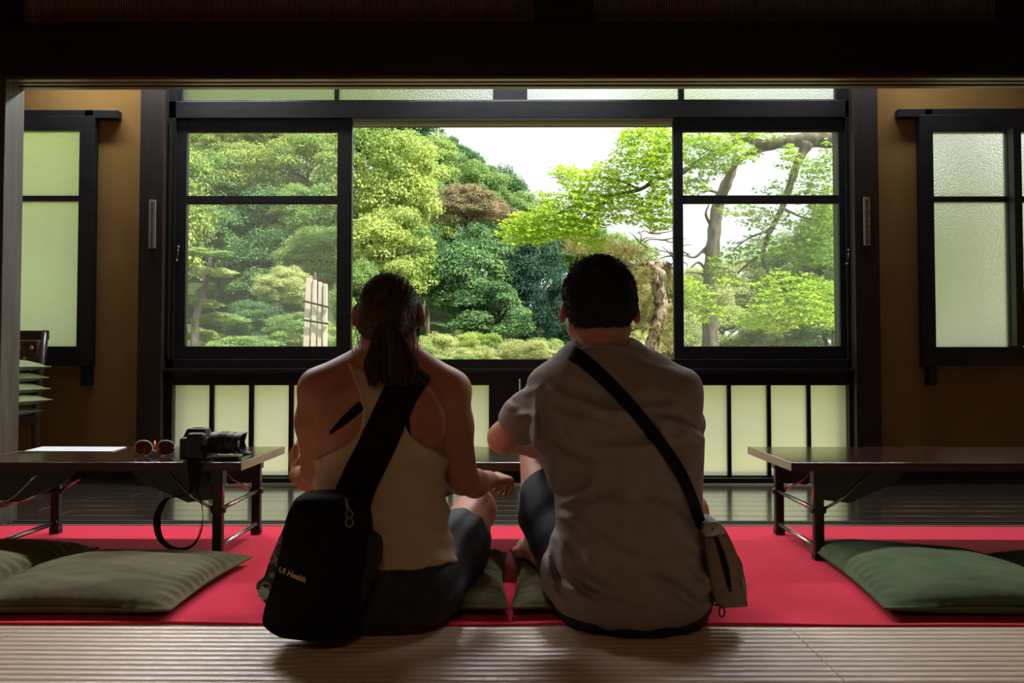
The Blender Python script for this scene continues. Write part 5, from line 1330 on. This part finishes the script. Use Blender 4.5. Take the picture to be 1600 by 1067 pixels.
mid = [
 (320, 300, 26, 70, 55, 0, 'leaf_mid'), (400, 285, 27, 75, 55, 1, 'leaf_bright'), (480, 270, 26, 75, 60, 2, 'leaf_bright'), (345, 235, 28, 60, 45, 2, 'leaf_bright'), (455, 215, 29, 75, 45, 0, 'leaf_bright'),
 (340, 375, 23, 60, 60, 3, 'leaf_dark'), (420, 365, 24, 70, 60, 4, 'leaf_dark'), (495, 350, 23, 65, 60, 1, 'leaf_mid'), (500, 410, 21, 60, 50, 2, 'leaf_mid'), (420, 430, 22, 60, 60, 4, 'leaf_dark'),
 (660, 340, 26, 50, 60, 1, 'leaf_mid'), (668, 420, 23, 40, 55, 4, 'leaf_dark'), (715, 372, 27, 50, 45, 3, 'leaf_dark'), (775, 385, 28, 50, 45, 4, 'leaf_dark'), (840, 400, 27, 48, 42, 4, 'leaf_dark')]
mid_l = ['mid green slope tree just under the sash crossbar by the plaque pillar', 'yellow-green slope tree crossing the middle of the sash crossbar', 'yellow-green slope tree crossing the crossbar above the bamboo screen', 'yellow-green crown in the upper pane nearest the plaque pillar', 'yellow-green crown filling the upper pane above the bamboo screen',
 'shaded tree over the layered maple in the lower pane', 'shaded tree in the very middle of the lower clear pane', 'mid green tree straight above the bamboo screen', 'mid green tree touching the top of the bamboo screen', 'shaded tree behind the dusty pinkish bush',
 'mid green tree between the big sunlit tree and the rust leaved one', 'deep green tree low between the sunlit tree and the evergreen', 'deep green tree directly under the rust leaved one', 'deep green tree under the small rust tinged one', 'deep green tree under the maple tip, over the shadowy conifers']
for i, (px, py, Y, rx, ry, k, m) in enumerate(mid):
    tree('hillside_tree', mid_l[i], px, py, Y, rx, ry, (CR + CD)[k], m, group='slope trees', seed=i + 3)
tree('rust_leaved_tree', 'tree with rusty pink new leaves in the middle of the slope', 728, 325, 24, 50, 33, CR[0], 'leaf_rust', seed=2, depth=.8)
tree('rust_leaved_tree', 'small rust tinged tree just beyond the tip of the maple branch', 788, 338, 25, 22, 17, CR[1], 'leaf_rust', seed=5)
tree('sunlit_tree', 'big yellow-green tree filling the upper corner of the open window', 596, 290, 19, 88, 100, CR[1], 'leaf_bright', seed=1)
tree('sunlit_tree', 'yellow-green tree beside the woman\'s head below the biggest one', 612, 405, 17, 70, 72, CR[2], 'leaf_bright', seed=7)
tree('sunlit_tree', 'narrow light green tree at the open window\'s edge behind the woman', 560, 480, 15, 42, 70, CR[0], 'leaf_mid', seed=3)
tree('evergreen_tree', 'dense blue-green evergreen between the two heads', 735, 440, 18, 66, 78, CD[0], 'leaf_dark', seed=4)
tree('evergreen_tree', 'lower dense evergreen right behind the rounded shrubs', 765, 492, 17, 60, 45, CD[1], 'leaf_dark', seed=8)
tree('evergreen_tree', 'tall shadowy conifer with a bare dark trunk beside the evergreen', 835, 450, 18, 48, 85, CD[1], 'leaf_blue', seed=2)
tree('evergreen_tree', 'shadowy conifer just next to the man\'s head', 872, 500, 16, 36, 70, CD[0], 'leaf_blue', seed=6)
tree('garden_tree', 'light green tree peeking over the man\'s head under the maple', 893, 392, 21, 44, 38, CR[0], 'leaf_mid', seed=9)
# layered pale maple pads at the sash near the plaque
for i, (px, py, rx, ry, m) in enumerate(((318, 395, 46, 16, 'leaf_mid'), (322, 425, 58, 20, 'leaf_pale'), (310, 475, 52, 24, 'leaf_mid'), (345, 500, 60, 28, 'leaf_mid'), (300, 525, 50, 26, 'leaf_bright'))):
    if i == 0: lm = empty('layered_maple', P(300, 600, 11), 0, 'pale maple in flat layers behind the clear sash next to the plaque', 'tree'); lm.location.z = gz(lm.location.x, 11)
    k = (CL[i % 2].name, m)
    if k not in _vc: _vc[k] = variant(CL[i % 2], m)
    o = bpy.data.objects.new('foliage_layer', _vc[k]); COL.objects.link(o); o.parent = lm; o['kind'] = 'stuff'
    c = P(px, py, 11 + .4 * i); o.location = c - lm.location; o.scale = (R(rx, 11), R(rx, 11) * .8, R(ry, 11)); o.rotation_euler = (0, 0, i)
MB().tube([lm.location, P(305, 500, 11.4), P(325, 430, 11.4), P(330, 390, 11.3)], [.08, .06, .04, .02], 7).build('trunk', M['bark'], lm, smooth=True)
for i, (px, py, Y, rx, ry, m, lab) in enumerate((
    (445, 450, 14, 40, 32, 'leaf_pale', 'dusty pinkish green bush left standing before the bamboo screen'), (470, 520, 12, 55, 34, 'leaf_mid', 'green bush at the foot of the bamboo screen'),
    (395, 505, 13, 48, 36, 'leaf_dark', 'dark shrub between the layered maple and the bamboo screen'), (385, 545, 10, 60, 26, 'leaf_mid', 'low green shrub under the clear sash'))):
    tree('garden_shrub', lab.replace('left standing', 'standing'), px, py, Y, rx, ry, (CR + CS)[i % 4], m, 'shrub', seed=i, trunk=False)
# clipped azaleas and light bushes under the open window
for i, (px, py, Y, rx, ry, m, lab) in enumerate((
    (818, 552, 9, 46, 28, 'leaf_pale', 'rounded clipped azalea dome in the middle of the open window'), (682, 548, 10, 42, 36, 'leaf_pale', 'clipped pale green shrub beside the woman\'s ponytail'),
    (742, 560, 9.5, 36, 24, 'leaf_pale', 'low pale shrub between the clipped domes'), (745, 535, 12, 38, 22, 'leaf_bright', 'light feathery bush in front of the evergreens'),
    (852, 545, 12, 30, 22, 'leaf_mid', 'mid green bush beyond the azalea dome'), (895, 555, 9, 34, 26, 'leaf_pale', 'pale bush by the man\'s neck'), (712, 575, 8.5, 40, 26, 'leaf_mid', 'low green bush nearest the sill on the woman\'s side'),
    (560, 548, 9, 46, 40, 'leaf_mid', 'green bush behind the woman at the sash edge'), (990, 540, 12, 50, 36, 'leaf_pale', 'pale bush at the foot of the scaly pine'), (640, 560, 9, 40, 30, 'leaf_mid', 'green bush behind the woman\'s neck'))):
    tree('garden_shrub', lab, px, py, Y, rx, ry, CS[i % 2], m, 'shrub', seed=i, trunk=False)
# light woodland behind the maple
wl = ['hazy pale tree just past the sash stile, behind the pine limb', 'hazy pale tree right behind the bare grey trunk\'s lower half', 'hazy green tree behind the drooping maple branch', 'tall hazy green tree by the outer stile of the maple sash', 'green tree partly hidden by the far pillar of the maple sash',
 'pale tree behind the scaly pine trunk', 'pale tree between the man\'s ear and the pine trunk', 'bright bush-like tree at the foot of the bare grey trunk', 'pale low tree beneath the low maple sprays', 'mid green low tree in the outer bottom corner of the maple sash', 'pale low tree by the sash stile next to the pine', 'tree hidden behind the pillar beyond the maple sash', 'bright low tree tinting the bottom of the grey-lit frosted window', 'low green tree behind the outer part of the grey-lit frosted window']
for i, (px, py, Y, rx, ry, m) in enumerate(((1090, 470, 26, 50, 50, 'leaf_pale'), (1165, 455, 28, 60, 50, 'leaf_pale'), (1240, 430, 27, 60, 60, 'leaf_mid'), (1300, 380, 26, 50, 75, 'leaf_mid'), (1345, 450, 24, 60, 90, 'leaf_mid'),
        (1040, 480, 24, 45, 55, 'leaf_pale'), (985, 470, 26, 45, 55, 'leaf_pale'), (1130, 520, 18, 60, 40, 'leaf_bright'), (1215, 515, 17, 60, 45, 'leaf_pale'), (1290, 500, 16, 60, 55, 'leaf_mid'), (1060, 530, 16, 50, 40, 'leaf_pale'), (1400, 430, 22, 80, 110, 'leaf_mid'), (1520, 575, 20, 90, 50, 'leaf_bright'), (1640, 575, 18, 110, 55, 'leaf_mid'))):
    tree('woodland_tree', wl[i], px, py, Y, rx, ry, CR[i % 3], m, group='trees beyond the maple', seed=i)
for i, (px, py, Y, rx, ry, m) in enumerate(((230, 330, 20, 90, 130, 'leaf_bright'), (110, 330, 14, 110, 120, 'leaf_bright'), (-20, 330, 13, 130, 150, 'leaf_bright'), (60, 480, 11, 110, 90, 'leaf_bright'), (200, 500, 12, 80, 80, 'leaf_mid'), (-120, 450, 13, 120, 150, 'leaf_mid'), (60, 190, 15, 110, 80, 'leaf_bright'))):
    tree('slope_tree', ('sunlit tree behind the pillar with the pale plaque', 'sunlit tree glowing through the upper frosted pane of the corner window', 'sunlit tree behind the outer edge of the frosted corner window', 'sunlit tree low behind the chair and frosted window', 'mid green tree behind the ochre wall by the plaque pillar', 'mid green tree beyond the outermost corner behind the post', 'highest sunlit tree behind the frosted corner window')[i], px, py, Y, rx, ry, CR[i % 3], m, group='trees behind the frosted corner window', seed=i)

# bamboo screen
bs = empty('bamboo_screen', P(495, 600, 7.5), 0, 'pale split bamboo screen tied with black rope in the garden', 'screen'); YS_ = 7.5; bs.location.z = GZ
for i, (a0, a1, b0, b1, top) in enumerate(((478, 487, 473, 483, 434), (489, 495, 485, 493, 437), (497, 503, 495, 502, 440), (505, 511.5, 504, 511, 443))):
    v = [P(b0, 545, YS_), P(b1, 545, YS_), P(a1, top + 1, YS_), P(a0, top, YS_)]
    for j in (0, 1): v[j] = v[j] + (v[j] - v[3 - j]) * 1.1; 
    v = [Vector((p.x, p.y + (-.01 if i % 2 else 0), max(p.z, GZ))) for p in v]; w2 = [p + Vector((0, .03, 0)) for p in v]
    MB().add(v + w2, [(0, 1, 2, 3), (7, 6, 5, 4), (0, 4, 5, 1), (1, 5, 6, 2), (2, 6, 7, 3), (3, 7, 4, 0)]).build('bamboo_slat', M['bamboo'], bs, bevel=.006)
for (ya, yb) in ((470, 480), (500, 506)):
    MB().tube([P(474, ya, YS_ - .03), P(513, yb, YS_ - .03)], .012, 6).build('rope_tie', M['rope'], bs)
MB().tube([Vector((P(490, 500, YS_).x, YS_ + .06, GZ)), P(492, 425, YS_ + .06)], .015, 6).build('post', M['bark'], bs)

# ---- maple: heavy limb from the side, drooping branch, leaf clouds
def br(pts, rads, Ys, name, par, m='bark', nn=8):
    Yv = Ys if isinstance(Ys, (list, tuple)) else [Ys] * len(pts)
    sp = smooth_path([P(a, b_, y) for (a, b_), y in zip(pts, Yv)], 5); rs = []
    for i in range(len(sp)):
        t = i / (len(sp) - 1) * (len(rads) - 1); k = min(int(t), len(rads) - 2); u = t - k; y = sp[i].y
        rs.append(R(rads[k] * (1 - u) + rads[k + 1] * u, y) * (1 + .08 * math.sin(i * 1.7)))
    return MB().tube(sp, rs, nn).build(name, M[m], par, smooth=True), sp
YM = 7.6
mp_ = empty('maple_tree', (P(1450, 300, YM).x, YM, GZ), 0, 'bright green maple whose thick limb reaches in across the upper window', 'tree')
br([(1452, 760), (1450, 500), (1440, 330), (1420, 240)], [30, 26, 24, 20], YM, 'trunk', mp_)
br([(1425, 250), (1370, 215), (1312, 217), (1265, 219), (1225, 222), (1195, 226), (1165, 216), (1140, 207)], [18, 16, 14, 12.5, 10, 8, 5, 3.5], YM, 'limb', mp_)
_, s1 = br([(1178, 212), (1150, 222), (1120, 238), (1090, 254), (1062, 270), (1030, 278), (1000, 296), (960, 304), (905, 318), (850, 345)], [7, 6, 5.5, 5, 4.5, 4, 3, 2.5, 2, 1], [YM, YM, YM, YM - .1, YM - .2, YM - .3, YM - .4, YM - .4, YM - .4, YM - .3], 'branch', mp_)
_, s2 = br([(1262, 224), (1248, 250), (1236, 285), (1222, 325), (1204, 360), (1192, 395), (1198, 420), (1222, 442), (1262, 455), (1290, 465)], [9, 7, 6, 4.5, 4, 3.5, 3, 2.5, 2, 1], YM - .2, 'branch', mp_)
_, s3 = br([(1212, 226), (1180, 236), (1155, 250), (1140, 270), (1132, 300)], [7, 5.5, 5, 5, 6], [YM, YM + .4, YM + 1, YM + 1.6, YM + 2.2], 'branch', mp_)
for pts in ([(1120, 238), (1100, 232), (1075, 225)], [(1000, 296), (960, 280), (900, 275), (860, 278)], [(960, 304), (920, 335), (880, 360), (820, 372)], [(1204, 360), (1170, 372), (1140, 395)], [(1222, 325), (1255, 340), (1290, 345)], [(1192, 395), (1160, 420), (1130, 450)], [(1225, 445), (1215, 470), (1220, 500)], [(1030, 278), (1010, 240), (975, 220)]):
    br(pts, [2.4, 1.6, .6], YM - .3, 'twig', mp_, nn=5)
def cloud(blobs, dens, name, par, m, size, shape='maple'):
    P_, N_ = [], []
    for (px, py, rx, ry, Y, dy) in blobs:
        n_ = int(dens * rx * ry / 100 * 1.0)
        a = NR.uniform(0, 2 * PI, n_); r_ = np.sqrt(NR.uniform(0, 1, n_)) * (1 + .18 * np.sin(a * 5 + px) + .12 * np.sin(a * 9 + py)); yy = Y + NR.uniform(-dy, dy, n_)
        # leaves sit in drooping sprays: snap heights into layers
        u = px + rx * r_ * np.cos(a); w_ = py + ry * r_ * np.sin(a)
        layer = np.round((w_ + 5 * np.sin(u * .05 + yy * 3)) / 11) * 11 - 5 * np.sin(u * .05 + yy * 3); w_ = w_ * .4 + layer * .6 + NR.normal(0, 1.6, n_)
        keep = (np.sin(u * .11 + 2 * yy) * np.sin(w_ * .15 + yy * 4 + px) > -.72)
        for uu, ww, y in zip(u[keep], w_[keep], yy[keep]): P_.append(P(float(uu), float(ww), float(y)))
    P_ = np.array(P_); N_ = np.tile([[0, -.35, 1.0]], (len(P_), 1))
    me = leaves_mesh(P_, N_, np.full(len(P_), size), shape, .38, .4)
    return tag(link(name, me, M[m], par), kind='stuff')
NR = np.random.RandomState(99)
main = [(1015, 225, 48, 34, 7.3, .8), (985, 260, 50, 26, 7.2, .6), (1035, 270, 30, 46, 7.4, .6), (940, 290, 60, 24, 7.2, .5), (900, 320, 60, 26, 7.1, .5), (860, 350, 56, 24, 7.1, .5), (820, 368, 42, 15, 7.0, .4), (815, 350, 34, 18, 7.0, .4),
        (905, 275, 34, 12, 7.2, .4), (880, 268, 24, 9, 7.2, .4), (965, 325, 60, 26, 7.2, .5), (1020, 325, 36, 24, 7.3, .5), (900, 358, 40, 20, 7.1, .5), (1090, 222, 30, 18, 7.3, .5), (1125, 222, 40, 16, 7.3, .5), (1150, 240, 36, 16, 7.3, .4), (1090, 250, 26, 14, 7.3, .5), (1085, 288, 26, 16, 7.3, .5), (1115, 262, 28, 14, 7.3, .4),
        (1195, 208, 36, 9, 7.4, .3), (1235, 240, 18, 12, 7.3, .3), (990, 210, 26, 14, 7.3, .6), (930, 378, 18, 14, 7.1, .3), (1045, 215, 26, 26, 7.3, .5), (1030, 350, 26, 12, 7.3, .4)]
cloud(main, 150, 'leaves', mp_, 'leaf_maple', .060)
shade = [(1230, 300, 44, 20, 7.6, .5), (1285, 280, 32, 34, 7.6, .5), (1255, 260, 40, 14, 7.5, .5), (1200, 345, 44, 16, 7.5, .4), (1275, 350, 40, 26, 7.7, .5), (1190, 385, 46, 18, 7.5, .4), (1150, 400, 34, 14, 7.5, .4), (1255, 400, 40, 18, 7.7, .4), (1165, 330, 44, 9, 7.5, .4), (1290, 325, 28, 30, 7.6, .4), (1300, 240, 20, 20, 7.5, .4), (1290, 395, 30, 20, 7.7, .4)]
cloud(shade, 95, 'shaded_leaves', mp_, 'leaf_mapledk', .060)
low = [(1230, 445, 54, 20, 7.3, .4), (1210, 475, 36, 26, 7.2, .4), (1255, 480, 36, 26, 7.2, .4), (1090, 460, 30, 16, 7.2, .3), (1105, 485, 26, 18, 7.2, .3), (1120, 420, 14, 22, 7.4, .2), (1140, 440, 22, 10, 7.3, .3), (1275, 455, 36, 18, 7.4, .4), (1290, 490, 26, 18, 7.3, .4), (1180, 500, 30, 14, 7.2, .3), (1215, 510, 24, 10, 7.2, .3), (1080, 445, 16, 10, 7.2, .3)]
cloud(low, 130, 'low_leaves', mp_, 'leaf_maple', .060)

# second trunk behind it
t2 = empty('bare_trunked_tree', (P(1110, 560, 9.8).x, 9.8, GZ), 0, 'upright grey trunk rising behind the maple sprays in the far sash', 'tree')
br([(1112, 680), (1110, 540), (1109, 480), (1110, 430), (1114, 385), (1118, 345), (1124, 315), (1136, 285), (1146, 262), (1150, 240)], [15, 13, 12.5, 11.5, 11, 10, 9, 8.5, 6, 3], 9.8, 'trunk', t2)
for pts in ([(1110, 350), (1103, 335), (1108, 318)], [(1112, 378), (1098, 392), (1085, 402), (1072, 398)], [(1098, 392), (1112, 402)], [(1106, 425), (1092, 410), (1080, 418)], [(1106, 440), (1096, 428), (1074, 425)], [(1128, 305), (1112, 298), (1095, 300)], [(1140, 275), (1130, 262), (1122, 255)], [(1118, 345), (1112, 330), (1116, 315)], [(1115, 440), (1135, 425), (1150, 425)]):
    br(pts, [3, 2.2, 1], 9.8, 'branch', t2, nn=5)

# scaly pine in the open window
pn_ = empty('pine_tree', (P(1020, 560, 9.0).x, 9.0, GZ), 0, 'crooked pine with pale scaly bark between the man\'s head and the sash', 'tree')
br([(1016, 700), (1018, 600), (1018, 550), (1024, 520), (1031, 490), (1032, 465), (1026, 440), (1026, 420), (1034, 410)], [13, 12, 11, 11, 11, 10.5, 10, 10, 8], 9.0, 'trunk', pn_, 'pinebark', 12)
br([(1034, 410), (1044, 418), (1052, 436), (1066, 452), (1085, 462)], [8, 7, 6, 5, 4], 9.0, 'limb', pn_, 'pinebark')
br([(1028, 416), (1005, 412), (988, 416), (968, 404), (945, 398), (920, 400)], [6, 5, 4.5, 4, 3, 2], 9.0, 'limb', pn_, 'pinebark')
br([(1036, 470), (1050, 470), (1070, 460)], [3, 2.5, 2], 9.0, 'branch', pn_, 'pinebark', 6)
br([(1020, 505), (1000, 512), (975, 520), (955, 522)], [3, 2.5, 2, 1], 9.0, 'branch', pn_, 'pinebark', 6)
r = random.Random(12)
for i in range(34):
    x0, y0 = r.choice([(1005, 413), (985, 416), (1030, 412), (1044, 418), (965, 404), (1052, 400), (1000, 380), (1020, 365), (1035, 375), (1080, 402)])
    pts = [(x0, y0)]; a = r.uniform(-PI, 0.3)
    for k in range(4): a += r.uniform(-.8, .8); x0 += math.cos(a) * r.uniform(5, 14); y0 += math.sin(a) * r.uniform(3, 9); pts.append((x0, y0))
    br(pts, [1.3, .9, .5], 9.0 + r.uniform(-.2, .2), 'twig', pn_, 'bark', 4)
ndl = []
for (px, py, rx, ry, nn_) in ((950, 388, 34, 9, 340), (915, 384, 30, 12, 260), (985, 396, 26, 9, 240), (1000, 432, 26, 12, 260), (1005, 470, 18, 16, 200), (1050, 500, 12, 20, 160), (985, 450, 20, 18, 220), (1048, 440, 10, 8, 90), (995, 505, 26, 20, 240), (1045, 530, 16, 20, 180)):
    for k in range(nn_ // 8):
        a = r.uniform(0, 2 * PI); q = math.sqrt(r.random()); c = P(px + rx * q * math.cos(a), py + ry * q * math.sin(a), 9.0 + r.uniform(-.35, .35))
        for j in range(26): ndl.append(c + Vector((r.gauss(0, .01), r.gauss(0, .01), r.gauss(0, .006))))
ndl = np.array(ndl); NR = np.random.RandomState(5)
tag(link('needles', leaves_mesh(ndl, np.tile([[0, 0, .3]], (len(ndl), 1)), np.full(len(ndl), .13), 'needle', 1.0, -.5), M['leaf_needle'], pn_), kind='stuff')
